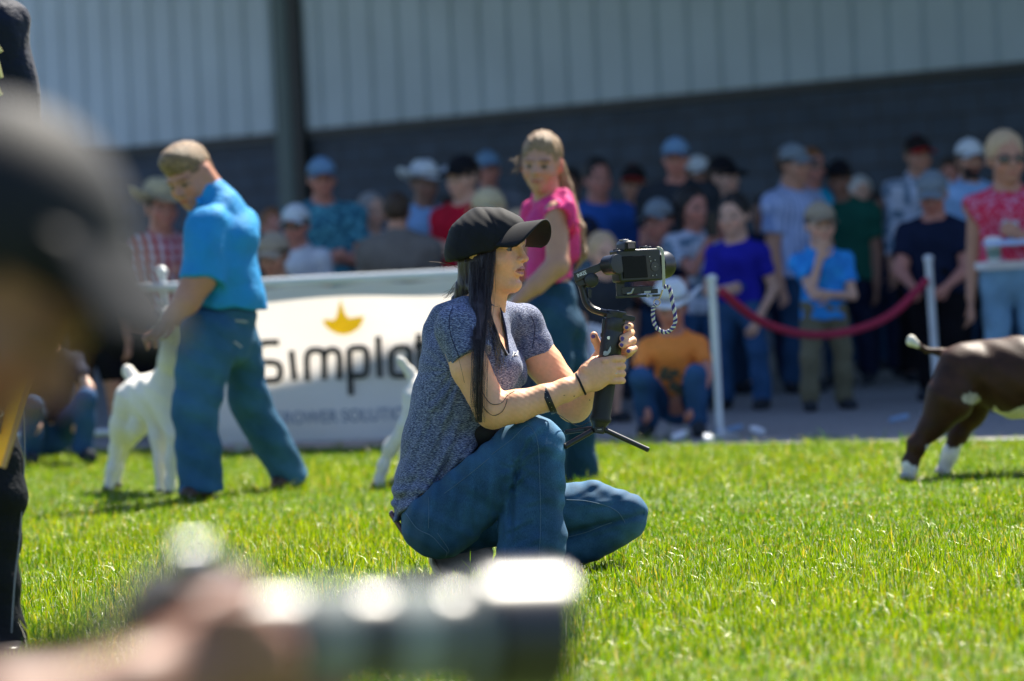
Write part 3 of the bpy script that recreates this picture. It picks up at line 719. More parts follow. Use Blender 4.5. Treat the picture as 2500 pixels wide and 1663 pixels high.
def make_hat(kind, c, R, u, mat, parent, mat2=None, back=False):
    P = lambda x, y, z: c + R @ (np.array([x, y, z]) * u)
    sg = -1 if back else 1
    if kind == 'cap':
        f = Field(); f.ell(P(0, -0.008, 0.030), np.array([.086, .105, .098]) * u, R)
        f.plane(P(0, 0, 0.030), -(R[:, 2] - 0.10 * R[:, 1]), k=0.004)
        o = sdf_obj('cap', f, 0.009 * u, mat, parent)
        b = MB()
        def g(a, v):
            x = (v - 0.5) * 0.15; e = math.sqrt(max(0, 1 - (x / 0.078) ** 2)); y0 = 0.070 * e + 0.01; y1 = 0.085 + 0.078 * e ** 0.6
            y = y0 + (y1 - y0) * a
            return P(x, sg * y, 0.042 - 4.5 * x * x - 0.015 * a)
        b.grid(7, 13, g); b.build('brim', mat2 or mat, o, solid=0.005)
        b = MB(); b.lathe(P(0, -0.008, 0.126), R[:, 2], [(0, .010 * u), (.004, .007 * u)], 8); b.build('button', mat2 or mat, o)
    elif kind == 'cowboy':
        f = Field()
        f.ell(P(0, -0.008, 0.070), np.array([.084, .104, .085]) * u, R)
        f.cone(P(0, 0.08, 0.165), P(0, -0.09, 0.165), 0.020 * u, 0.020 * u, k=0.03 * u, op='s')
        for sx in (-1, 1): f.cone(P(sx * 0.085, 0.10, 0.13), P(sx * 0.10, 0.02, 0.14), 0.02 * u, 0.02 * u, k=0.02 * u, op='s')
        f.plane(P(0, 0, 0.035), -R[:, 2], k=0.003)
        o = sdf_obj('cowboy_hat', f, 0.008 * u, mat, parent)
        b = MB()
        def g(a, v):
            t = 2 * math.pi * v; ru = 0.075 + a * 0.085; rv = 0.095 + a * 0.075
            x, y = ru * math.cos(t), rv * math.sin(t)
            return P(x, y, 0.040 + 0.060 * a * a * (math.cos(t) ** 2) - 0.022 * a * a * (math.sin(t) ** 2))
        b.grid(7, 41, g); b.build('brim', mat, o, solid=0.005)
        b = MB(); b.tube([P(.089 * math.cos(t), -0.008 + .108 * math.sin(t), 0.052) for t in np.linspace(0, 2 * math.pi, 24)[:-1]], 0.007 * u, 6, closed=True); b.build('hat_band', mat2 or hatmat('tan'), o)

def person(cx, top, s, label, group='spectators behind the fence and rope', heading=0, bulk=1.0, arms=('down', 'down'), shirt='navy_cloth', pants='denim2_cloth',
           hat=None, hatc='black', hair='brown', tone='tan', hs=1.0, look=0.0, nod=0.0, beard=None, sleeve=0.62, hem=0.47, shorts=False, H=None,
           crouch=False, longhair=False, glasses=False, back=False, vox=0.0095, tilt=0.0, stance=0.055, shoes='charcoal_cloth', zoff=0.0, ytop=None):
    D = F / s
    base = W(cx, top, D); hatx = 0.03 if hat == 'cap' else (0.075 if hat == 'cowboy' else 0.0)
    if H is None: H = base[2] - hatx * 0.7 - zoff
    u = (0.62 + 0.24 * H) * hs if H < 1.6 else hs
    if crouch: Hs = 1.12 * hs; u = 0.90 * hs
    else: Hs = H
    rnd2 = random.Random(int(cx * 7 + top))
    z = lambda k: k * Hs
    drop = 0.0
    if crouch: drop = Hs - H
    f = Field(); br = bulk
    br = bulk; neckz = Hs - 0.195 * u - drop; shz = min(0.815 * Hs, Hs - 0.243 * u - 0.025 - 0.043 * Hs * br) - drop
    hipz = 0.50 * Hs - drop
    V3 = lambda x, y, zz: np.array([x, y, zz])
    cl = math.radians(tilt)
    up = lambda p: p        # no lean
    hc = V3(0, -0.02 - 0.10 * math.sin(cl), Hs - 0.118 * u - drop)
    la, na = math.radians(look), math.radians(nod)
    fw = V3(math.sin(la) * math.cos(na), -math.cos(la) * math.cos(na), -math.sin(na)); rt = V3(-math.cos(la), -math.sin(la), 0.0)
    upv = np.cross(rt, fw); upv = upv if upv[2] > 0 else -upv
    R = np.stack([rt, fw, upv], 1)
    sw = 0.108 * Hs * (0.75 + 0.25 * br); tr = 0.062 * Hs * br
    # torso
    tors = [(V3(0, 0, shz - 0.055 * Hs), 0.100 * Hs * br), (V3(0, -0.004, 0.64 * Hs - drop), 0.088 * Hs * br), (V3(0, 0, hipz + 0.02), 0.094 * Hs * br)]
    def torso(fd, add=0.0):
        fd.chain([(p, r + add) for p, r in tors], k=0.02, sq=((0, 1, 0), 1.45))
        fd.cone(V3(-sw, 0.005, shz - 0.012), V3(sw, 0.005, shz - 0.012), 0.043 * Hs * br + add, 0.043 * Hs * br + add, k=0.05)
        fd.cone(V3(0, 0.01, neckz - 0.02 * Hs), V3(0, 0.0, shz - 0.03), 0.05 * u + add, 0.09 * Hs + add, k=0.03)
    torso(f)
    f.cone(V3(0, 0.008, neckz - 0.03), hc + R @ V3(0, -0.01, -0.05) * u, 0.052 * u * (0.8 + 0.2 * br), 0.050 * u, k=0.02)
    head_ops(f, hc, R, u)
    arm = {}
    for side, pose in ((1, arms[1]), (-1, arms[0])):
        e, w = POSES[pose]; S = V3(side * sw, 0, shz - 0.012)
        E = V3(side * e[0], e[1], e[2]) * Hs; Wr = V3(side * w[0], w[1], w[2]) * Hs
        if crouch: E[2] -= drop * 0.95; Wr[2] -= drop * 0.9
        else: sh_ = shz - 0.815 * Hs; E[2] += sh_; Wr[2] += sh_ * .9; E[0] -= side * .015 * Hs
        E[2] += 0 if crouch else 0; E[0] += side * (br - 1) * 0.06
        L1, L2 = 0.175 * Hs, 0.150 * Hs
        E = S + (E - S) / np.linalg.norm(E - S) * L1; Wr = E + (Wr - E) / np.linalg.norm(Wr - E) * L2
        arm[side] = (S, E, Wr)
        f.cone(S, E, 0.030 * Hs * br, 0.025 * Hs * br, k=0.01); f.cone(E, Wr, 0.025 * Hs * br, 0.017 * Hs, k=0.01)
        d = (Wr - E) / np.linalg.norm(Wr - E)
        if pose == 'down': d = V3(0, -0.25, -1); sd = V3(0, -1, 0)
        else: sd = V3(0, 0, 1)
        hand_ops(f, Wr, d, sd, u * 0.95, curl=0.6)
    # legs
    legs = {}
    for side in (1, -1):
        Hp = V3(side * 0.05 * Hs, 0, hipz); 
        if crouch:
            Kn = V3(side * 0.13, -0.34, H * 0.40); An = V3(side * 0.12, -0.22 - 0.04 * side, 0.07); Hp = V3(side * 0.07, 0.03, H * 0.20)
        else:
            sp = stance * Hs * (1 + 0.25 * rnd2.random()); yy = rnd2.uniform(-0.05, 0.05)
            Kn = V3(side * sp, -0.02 + yy, 0.275 * Hs); An = V3(side * sp * 1.1, 0.01 + yy * 1.6, 0.045 * Hs)
        legs[side] = (Hp, Kn, An)
        f.cone(Hp, Kn, 0.050 * Hs * br, 0.034 * Hs, k=0.02); f.cone(Kn, An, 0.032 * Hs, 0.021 * Hs, k=0.015)
        f.cone(An, An + V3(side * 0.01, -0.07 * Hs, -0.02 * Hs), 0.022 * Hs, 0.018 * Hs, k=0.01)
    col = lambda V: face_color(V, hc, R, TONES[tone], u, beard)
    body = sdf_obj('person', f, vox, skinmat(), None, colfn=col)
    # shirt
    g = Field(); torso(g, 0.014)
    if not crouch: g.cone(V3(0, 0, hipz + 0.05 * Hs), V3(0, 0, hem * Hs), 0.097 * Hs * br + .010, 0.104 * Hs * br + .014, k=0.02, sq=((0, 1, 0), 1.4), fb=True)
    for side in (1, -1):
        S, E, Wr = arm[side]
        if sleeve > 0:
            if sleeve <= 1: q = S + (E - S) * sleeve; g.cone(S, q, 0.036 * Hs * br + .008, 0.036 * Hs * br + 0.010, k=0.012, fb=True)
            else: g.cone(S, E, 0.036 * Hs * br + .006, 0.031 * Hs * br + .005, k=0.012); g.cone(E, E + (Wr - E) * min(1, sleeve - 1), 0.031 * Hs * br + .004, 0.024 * Hs + .004, k=0.012, fb=True)
        else: g.cone(S + (S - V3(0, 0, S[2])) * 0.12, S + (E - S) * 0.9, 0.041 * Hs, 0.03 * Hs, k=0.008, op='s')
    g.plane(V3(0, -0.055, shz + 0.043 * Hs * br + 0.004), V3(0, -0.42, 1), k=0.006)
    ph = rnd2.uniform(0, 6)
    if crouch: g.plane(V3(0, 0, H * .30), V3(0, .35, -1), k=.01)
    g.disp(lambda X, Y, Z: 0.004 * np.sin(34 * Z + 9 * X + ph) * np.sin(16 * X + 12 * Y + ph) + 0.003 * np.sin(60 * X + 22 * Z + ph))
    sh = sdf_obj('shirt', g, max(vox, 0.010), cloth(shirt), body)
    # trousers
    t = Field()
    t.cone(V3(0, 0, hipz + 0.06 * Hs) if not crouch else V3(0, 0.02, H * 0.30), V3(0, 0, hipz - 0.01) if not crouch else V3(0, 0.03, H * 0.2), 0.094 * Hs * br + .006, 0.096 * Hs * br + .008, k=0.02, sq=((0, 1, 0), 1.35))
    for side in (1, -1):
        Hp, Kn, An = legs[side]
        t.cone(Hp, Kn, 0.054 * Hs * br + .010, 0.040 * Hs + .010, k=0.02, fb=shorts)
        if not shorts: t.cone(Kn, An, 0.038 * Hs + .010, 0.036 * Hs + .012, k=0.012, fb=True)
    t.disp(lambda X, Y, Z: 0.004 * np.sin(40 * Z + 14 * X + ph))
    sdf_obj('shorts' if shorts else 'trousers', t, max(vox, 0.010), cloth(pants), body)
    for side in (1, -1):
        An = legs[side][2]; s_ = Field(); s_.cone(An + V3(0, 0.03, -0.015 * Hs), An + V3(side * 0.015, -0.085 * Hs, -0.022 * Hs), 0.034 * u, 0.040 * u, k=0.02)
        s_.plane(V3(0, 0, 0.006), V3(0, 0, -1)); s_.plane(An + V3(0, 0, 0.03), V3(0, 0.2, 1), k=0.01); sdf_obj('shoe', s_, 0.009, cloth(shoes), body)
    P = lambda x, y, zz: hc + R @ (V3(x, y, zz) * u)
    if hair:
        hf = Field(); hf.ell(P(0, -0.020, 0.028), np.array([.084, .098, .096]) * u, R, k=0.01)
        if longhair:
            hf.cone(P(0, -0.07, 0.0), P(0, -0.085, -0.16), 0.06 * u, 0.045 * u, k=0.03, sq=(R[:, 1], 1.5))
            for sx in (-1, 1): hf.cone(P(sx * .07, -0.02, 0.02), P(sx * .078, -0.02, -0.14), 0.026 * u, 0.022 * u, k=0.02)
        hf.ell(P(0, 0.10, -0.045), np.array([.072, .085, .088]) * u, R, op='s', k=0.008)
        if not longhair: hf.ell(P(0, 0.02, -0.14), np.array([.12, .13, .10]) * u, R, op='s', k=0.01)
        hf.disp(lambda X, Y, Z: 0.002 * np.sin(150 * X + 80 * Z) + 0.002 * np.sin(120 * Y + 95 * Z))
        sdf_obj('hair', hf, 0.008, hairmat(hair), body)
    if hat: make_hat(hat, hc, R, u, hatmat(hatc), body, hatmat('red') if hatc == 'redblack' else None, back)
    if glasses:
        b = MB()
        for sx in (-1, 1): b.grid(5, 6, lambda a, v: P(sx * (0.012 + 0.042 * v), 0.094 - 0.012 * v * v * 1.5, -0.012 + (a - 0.5) * 0.034))
        b.tube([P(-0.012, 0.097, -0.006), P(0.012, 0.097, -0.006)], 0.002)
        for sx in (-1, 1): b.tube([P(sx * .054, .078, -.004), P(sx * .082, -0.01, -.002)], 0.0025)
        b.build('sunglasses', M('dark_lens', (0.01, 0.01, 0.012), 0.1, spec=0.8), body, solid=0.003)
    body.location = (base[0], D, zoff); body.rotation_euler = (0, 0, math.radians(heading))
    tag(body, label, 'person', group)
    return body, dict(hc=hc, R=R, u=u, arm=arm, Hs=Hs, legs=legs, shz=shz, hipz=hipz)

PEOPLE = []
def P_(*a, **k): return person(*a, **k)
P_(386, 425, 405, 'person in straw cowboy hat and red and white plaid shirt leaning at the rail', heading=25, arms=('across', 'hold'), shirt='plaid_cloth', hat='cowboy', hatc='straw', tone='red', bulk=1.2, hs=1.25, sleeve=1.3, pants='denim_cloth')
P_(668, 560, 440, 'child in pale visored cap and black shirt peering over the rail', heading=-20, arms=('hold', 'rail'), shirt='black_cloth', hat='cap', hatc='tan', tone='tan', hs=1.15, nod=12)
P_(664, 508, 400, 'bareheaded person with flushed face behind the child in the pale visored cap', heading=10, arms=('down', 'down'), shirt='navy_cloth', tone='red', hair='ginger', hs=1.0)
P_(722, 492, 415, 'person in white cap, dark glasses and white tee beside the bareheaded child', heading=-15, arms=('hold', 'down'), shirt='white_cloth', hat='cap', hatc='white', tone='red', glasses=True, hs=1.05)
P_(782, 378, 400, 'tall person in light blue cap and patterned teal shirt with folded arms', heading=8, arms=('crossed', 'crossed'), shirt='teal_pattern_cloth', hat='cap', hatc='lightblue', tone='red', bulk=1.25, hs=1.05)
P_(888, 485, 330, 'small dark haired person half hidden behind the patterned teal shirt', heading=-30, shirt='black_cloth', tone='dark', hair='dark')
P_(903, 470, 395, 'person in light blue shirt with pale grey hair left of the brown haired back', heading=30, shirt='lightblue_cloth', hair='grey', tone='fair', arms=('down', 'hold'), sleeve=1.6)
P_(966, 470, 425, 'person seen from behind with short brown hair and grey brown shirt', heading=175, shirt='olive_cloth', hair='brown', tone='tan', bulk=1.5, hs=1.0, arms=('hold', 'hold'), sleeve=.8)
P_(1030, 380, 385, 'person in wide white cowboy hat and light blue shirt', heading=25, shirt='lightblue_cloth', hat='cowboy', hatc='white', tone='dark', hs=1.05, arms=('down', 'hold'), sleeve=1.7)
P_(1132, 372, 405, 'broad person in black cap and plain red shirt', heading=-40, shirt='red_cloth', hat='cap', hatc='black', tone='fair', bulk=1.3, hs=1.1, arms=('hold', 'hold'))
P_(1188, 362, 360, 'person in pale blue cap behind the red shirt and black cap', heading=10, shirt='grey_cloth', hat='cap', hatc='lightblue', tone='red')
P_(1192, 452, 455, 'person in sunlit tan hat just above the black cap of the filming woman', heading=-20, shirt='olive_cloth', hat='cap', hatc='straw', hair='blond', tone='fair', hs=1.15, sleeve=1.5)
P_(1262, 512, 440, 'fair haired child in pale top left of the pink shirted girl', heading=10, shirt='white_cloth', hair='blond', tone='fair', hs=1.0)
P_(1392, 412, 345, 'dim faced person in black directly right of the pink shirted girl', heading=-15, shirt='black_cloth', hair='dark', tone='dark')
P_(1455, 385, 392, 'bareheaded dark haired person in a blue jacket above the filming camera', heading=15, shirt='blue_cloth', hair='dark', tone='red', bulk=1.2, hs=1.1, sleeve=1.9)
P_(1430, 520, 430, 'person in dark blotchy camouflage shirt behind the filming camera', heading=-10, shirt='camo_cloth', hat='cap', hatc='navy', tone='dark', bulk=1.2)
P_(1545, 396, 385, 'person in black cap and dark brown shirt left of the tall light blue cap', heading=-10, shirt='brown_cloth', hat='cap', hatc='redblack', tone='tan', arms=('hold', 'hold'), sleeve=1.8)
P_(1648, 330, 402, 'tallest spectator in light blue cap and dark grey tee', heading=-8, shirt='charcoal_cloth', hat='cap', hatc='lightblue', tone='red', bulk=1.15, hs=1.0)
P_(1700, 375, 350, 'person whose white cap shows beside the tall light blue capped spectator', heading=20, shirt='navy_cloth', hat='cap', hatc='white', tone='dark')
P_(1755, 376, 392, 'person in black cap turned right with its brim pointing right', heading=55, shirt='navy_cloth', hat='cap', hatc='black', tone='fair', bulk=1.1, hs=1.05)
P_(1608, 478, 425, 'child in beige cap and dark shirt in front of the tall spectator', heading=-25, shirt='navy_cloth', hat='cap', hatc='grey', tone='red', hs=1.1, arms=('hold', 'hold'))
pp, inf = P_(1682, 455, 425, 'dark haired person in printed white tee raising a phone', heading=35, shirt='grey_print_cloth', pants='denim_cloth', hair='dark', longhair=True, tone='red', arms=('phone', 'phone'), hs=1.1, hem=0.42)
def held_phone(px, py, D, lab, c=(0.012, 0.012, 0.015), w=0.036, h=0.072, yaw=0.3):
    p = W(px, py, D); b = MB(); b.box(p, (w * math.cos(yaw), w * math.sin(yaw), 0), (-0.004 * math.sin(yaw), 0.004 * math.cos(yaw), 0), (0, 0, h))
    tag(b.build('phone', M('phone_black', c, 0.2), bevel=0.003), lab, 'phone')
held_phone(1738, 548, F / 425 - 0.33, 'phone held upright by the person in the printed white tee')
P_(1792, 470, 440, 'boy in cobalt blue tee with one forearm across his front', heading=-25, shirt='cobalt_cloth', pants='denim_cloth', hair='dark', tone='fair', arms=('across', 'pocket'), hs=1.15, stance=0.085, hem=.50)
P_(1928, 345, 402, 'person in grey cap and blue white striped shirt facing right', heading=50, shirt='striped_cloth', pants='denim2_cloth', hat='cap', hatc='grey', tone='tan', bulk=1.25, hs=1.05, arms=('down', 'across'))
P_(1975, 360, 385, 'ginger haired person in sunglasses and bright cyan shirt', heading=30, shirt='cyan_cloth', hair='ginger', tone='red', glasses=True, bulk=1.15)
P_(2048, 384, 385, 'person in black cap and dark green shirt', heading=-20, shirt='green_cloth', hat='cap', hatc='black', tone='dark', bulk=1.35, pants='navy_cloth')
P_(2098, 430, 345, 'white haired person behind the dark green shirt', heading=10, shirt='cyan_cloth', hair='white', tone='fair')
P_(1998, 485, 455, 'boy in tan cap, bright blue tee and khaki trousers with a hand at his chin', heading=8, shirt='bluepattern_cloth', pants='khaki_cloth', hat='cap', hatc='tan', tone='fair', arms=('chin', 'across'), hs=1.1, stance=0.07, hem=0.44)
P_(2235, 325, 385, 'tall person in black cap with red brim and pale grey patterned shirt', heading=20, shirt='grey_print_cloth', pants='black_cloth', hat='cap', hatc='redblack', tone='tan', sleeve=1.6, arms=('down', 'hold'))
P_(2275, 410, 440, 'stooping grey haired person in navy shirt reaching to the barrier post', heading=-15, shirt='navy_cloth', pants='black_cloth', hat='cap', hatc='grey', hair='grey', tone='red', arms=('rail', 'rail'), bulk=1.35, hs=1.1, nod=18)
P_(2362, 333, 405, 'bearded person in white cap and pale blue shirt with a dark strap', heading=15, shirt='lightblue_cloth', hat='cap', hatc='white', tone='tan', beard=(0.03, 0.018, 0.012), arms=('down', 'hold'), pants='black_cloth', sleeve=1.8)
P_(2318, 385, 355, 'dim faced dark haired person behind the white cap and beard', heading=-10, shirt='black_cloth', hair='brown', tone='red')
P_(2435, 430, 370, 'person in blue shirt hidden behind the woman in red', heading=-10, shirt='blue_cloth', hair='brown', tone='red')
P_(1470, 618, 460, 'fair haired child in dark shirt and pale shorts behind the camera rig', heading=20, shirt='charcoal_cloth', pants='white_cloth', hair='blond', tone='fair', shorts=True, hs=1.1, arms=('down', 'down'), H=1.02)
P_(212, 480, 470, 'bare legged person in black shorts at the left behind the white goat', heading=-10, shirt='black_cloth', pants='black_cloth', hair='brown', tone='tan', shorts=True, shoes='black_cloth')
P_(110, 800, 500, 'crouching person in blue jeans at the far left edge of the lawn', heading=15, shirt='navy_cloth', pants='denim_cloth', tone='fair', crouch=True, H=0.80, arms=('knees', 'knees'), hair='brown')
P_(330, 640, 440, 'crouching person in black behind the rail left of the white goat', heading=10, shirt='black_cloth', pants='black_cloth', tone='tan', crouch=True, H=0.84, arms=('knees', 'knees'), hair='dark')
kid, ki = P_(1640, 748, 505, 'child in white cowboy hat and orange tee crouching on the gravel', heading=-8, shirt='orange_cloth', pants='denim_cloth', hat='cowboy', hatc='white', tone='red', crouch=True, H=0.74, arms=('knees', 'knees'), hs=1.05, nod=10, bulk=.82)
b = MB()
for i in range(9):
    a_ = rnd.uniform(-.06, .06); z_ = ki['shz'] - .13 + rnd.uniform(-.035, .035); b.box((a_, -.118 - .02 * (1 - abs(a_) / .06) * .3, z_), (rnd.uniform(.008, .02), 0, rnd.uniform(-.006, .006)), (0, .004, 0), (0, 0, rnd.uniform(.006, .014)))
b.build('shirt_print', M('dark_green_print_tee', (.03, .07, .04), .8), kid)
pk = W(1652, 948, kid.location[1] - .27); b = MB(); b.box(pk, (.032, 0, -.02), (0, .02, 0), (.012, 0, .02)); b.lathe(pk + np.array([.01, -.02, 0]), (.2, -1, 0), [(0, .018), (.03, .018)], 16)
tag(b.build('pocket_camera', M('pocket_camera_black', (.012, .014, .012), .3), bevel=.002), 'small dark camera held in front of the orange tee', 'camera')
# further people in the second row whose heads and legs fill the gaps
for i, (cx, top, s, c, t, h, lab) in enumerate([
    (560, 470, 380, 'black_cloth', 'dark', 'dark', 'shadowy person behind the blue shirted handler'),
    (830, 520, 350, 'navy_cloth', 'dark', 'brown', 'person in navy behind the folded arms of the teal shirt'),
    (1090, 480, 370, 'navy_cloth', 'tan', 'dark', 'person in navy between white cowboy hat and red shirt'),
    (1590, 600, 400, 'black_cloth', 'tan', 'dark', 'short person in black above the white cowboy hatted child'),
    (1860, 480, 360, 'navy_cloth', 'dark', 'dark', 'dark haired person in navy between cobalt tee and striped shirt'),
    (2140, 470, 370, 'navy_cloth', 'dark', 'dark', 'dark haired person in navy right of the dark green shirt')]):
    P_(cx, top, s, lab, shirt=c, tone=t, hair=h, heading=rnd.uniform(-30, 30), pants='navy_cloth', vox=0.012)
# ================================================================== MID-GROUND FIGURES
class Px:
    def __init__(s, D): s.D = D; s.s = F / D
    def __call__(s, x, y, dy=0.0): return W(x, y, s.D + dy)
    def r(s, v): return v / s.s
def headframe(yaw, pitch=0.0, roll=0.0):
    """yaw 0 faces the camera, + turns to image right; pitch + looks down; columns right, forward, up"""
    Rm = Matrix.Rotation(math.radians(yaw), 3, 'Z') @ Matrix.Rotation(math.radians(roll), 3, 'Y') @ Matrix.Rotation(math.radians(pitch), 3, 'X')
    fw = Rm @ Vector((0, -1, 0)); up = Rm @ Vector((0, 0, 1)); rt = fw.cross(up)
    return np.array([list(rt), list(fw), list(up)]).T

# ---------------- handler in blue shirt
def blue_handler():
    p = Px(15.2); r = p.r
    f = Field(); hc = p(462, 426, 0.0); R = headframe(-36, 24, -8); u = 1.08
    head_ops(f, hc, R, u)
    f.cone(p(500, 470, .03), p(478, 440, .02), r(52), r(50), k=.03)
    f.chain([(p(540, 540, .02), r(60)), (p(545, 640, 0.02), r(66)), (p(552, 760, .02), r(60))], k=.03, sq=((0, 1, 0), .85))
    f.cone(p(505, 550, -.12), p(490, 680, -.18), r(44), r(38), k=.02)
    f.chain([(p(490, 670, -.18), r(42)), (p(455, 735, -.2), r(34)), (p(410, 782, -.2), r(21))], k=.015)
    w = p(408, 784, -.2); hand_ops(f, w, (-0.8, 0.1, -0.5), (0, 1, 0.2), 1.0, curl=.8)
    f.cone(p(560, 560, .22), p(500, 690, .22), r(40), r(34), k=.02); f.cone(p(500, 690, .22), p(430, 780, .05), r(32), r(20), k=.015)
    hand_ops(f, p(428, 782, .04), (-0.8, -.3, -0.5), (0, 1, 0.2), 1.0, curl=.8)
    f.cone(p(500, 800, -.05), p(470, 1000, -.1), r(50), r(40), k=.02); f.cone(p(470, 1000, -.1), p(495, 1190, -.1), r(38), r(26), k=.02)
    f.cone(p(575, 800, .08), p(608, 985, .2), r(38), r(34), k=.02); f.cone(p(608, 985, .2), p(708, 1150, .35), r(34), r(24), k=.02)
    def colb(V):
        C = face_color(V, hc, R, (0.44, 0.21, 0.14), u); q = (V - hc) @ R / u
        m = (q[:, 2] > .012 - .55 * np.clip(-q[:, 1], 0, .08)) & (q[:, 1] < .052 + .35 * np.clip(q[:, 2] - .05, 0, 1)) & (np.abs(q[:, 0]) < .080) & (q[:, 2] > -.05) & ~((np.abs(q[:, 0]) > .074) & (q[:, 2] < .03))
        C[m] = (.15, .085, .045); return C
    body = sdf_obj('person', f, .008, skinmat(), None, colfn=colb)
    g = Field()
    g.chain([(p(542, 525, .02), r(62)), (p(546, 585, .02), r(85)), (p(545, 660, .02), r(88)), (p(552, 740, .02), r(86)), (p(562, 800, .02), r(84))], k=.02, sq=((0, 1, 0), .82))
    g.cone(p(500, 490, .02), p(530, 540, .02), r(48), r(62), k=.02)
    g.cone(p(508, 550, -.12), p(490, 690, -.185), r(52), r(57), k=.035, fb=True)
    g.cone(p(572, 552, .18), p(540, 660, .24), r(52), r(50), k=.05, fb=True); g.cone(p(540, 525, .02), p(570, 552, .16), r(52), r(52), k=.06)
    g.cone(p(610, 730, .02), p(640, 765, .0), r(34), r(20), k=.03)
    g.plane(p(545, 752, 0), np.array([-0.12, 0, -1.0]), k=.006)
    g.cone(p(512, 478, .02), p(530, 530, .02), r(50), r(62), k=.02)
    g.plane(p(488, 458, 0), np.array([-0.66, -0.1, 0.75]), k=.004)
    g.disp(lambda X, Y, Z: .006 * np.sin(26 * (Z + .5 * X)) * np.sin(13 * X + 5) + .004 * np.sin(48 * X - 20 * Z))
    sh = sdf_obj('shirt', g, .008, M('bright_blue_cloth', (0.012, 0.27, 0.60), .75, (30, .4, .02), transl=.12), body)
    b = MB(); b.grid(12, 3, lambda a, v: p(478 + 52 * a + 8 * v, 484 - 50 * a + 16 * v + 8 * math.sin(a * 3), -.08 + .15 * a))
    b.build('collar', MATS['bright_blue_cloth'], sh, solid=.006)
    t = Field()
    t.cone(p(552, 770, .02), p(546, 830, .02), r(74), r(73), k=.02, sq=((0, 1, 0), .85))
    t.cone(p(510, 820, -.07), p(476, 1000, -.1), r(74), r(58), k=.02); t.cone(p(476, 1000, -.1), p(492, 1200, -.1), r(56), r(56), k=.01, fb=True)
    t.cone(p(582, 820, .08), p(610, 985, .2), r(52), r(50), k=.02); t.cone(p(610, 985, .2), p(714, 1172, .35), r(52), r(46), k=.01, fb=True)
    t.plane(p(550, 752, 0), np.array([0.1, 0, 1.0]), k=.004)
    t.disp(lambda X, Y, Z: .006 * np.sin(50 * Z + 18 * X) * np.sin(20 * X + 14 * Z))
    tr = sdf_obj('trousers', t, .009, M('handler_denim', (0.022, 0.085, 0.165), .85, (40, .4, .02), vscale=7, spec=.15, pattern=pat_blotch((.045, .14, .24), 5, .52, .18)), body)
    b = MB()
    for q in ([(548, 782), (542, 812), (590, 848)], [(552, 780), (604, 786)]):
        b.tube([p(x, y, -.115 + max(0, (x - 590)) * .0012) for x, y in q], .0035, 6)
    b.build('pocket_stitching', M('pale_thread', (.5, .48, .42), .8), tr)
    for (q, dy, dd) in (((500, 1208), -.1, 1), ((722, 1180), .35, 1)):
        s_ = Field(); s_.cone(p(q[0] - 5, q[1] - 8, dy), p(q[0] - 42, q[1] + 2, dy - .08), r(30), r(22), k=.02); s_.plane((0, 0, .004), (0, 0, -1)); sdf_obj('boot', s_, .01, M('boot_leather', (.06, .035, .02), .5), body)
    h = Field(); P = lambda x, y, z: hc + R @ (np.array([x, y, z]) * u)
    h.ell(P(0, -.014, .028), np.array([.0782, .0955, .0950]) * u, R); h.ell(P(0, .035, .075), np.array([.066, .066, .052]) * u, R, k=.03); h.ell(P(0, .118, -.055), np.array([.088, .075, .095]) * u, R, op='s', k=.015); h.ell(P(0, .0, -.100), np.array([.15, .17, .135]) * u, R, op='s', k=.02)
    h.disp(lambda X, Y, Z: .0016 * np.sin(190 * X + 40 * Z + 60 * Y) * np.sin(90 * Z + 50 * X))
    sdf_obj('hair', h, .007, M('sunlit_brown_hair', (.25, .16, .085), .5, bump=(160, 1.0, .012), var=.6, vscale=70), body)  # crown colour lightened to stand for sun on the hair
    b = MB(); b.lathe(P(.0, .03, -.15), (0, -1, 0), [(0, .014), (.006, .013), (.01, .004)], 12); b.build('shirt_button', M('white_plastic', (.8, .8, .8), .3), body)
    tag(body, 'stocky person in bright blue shirt and jeans striding left beside a white goat', 'person')
blue_handler()

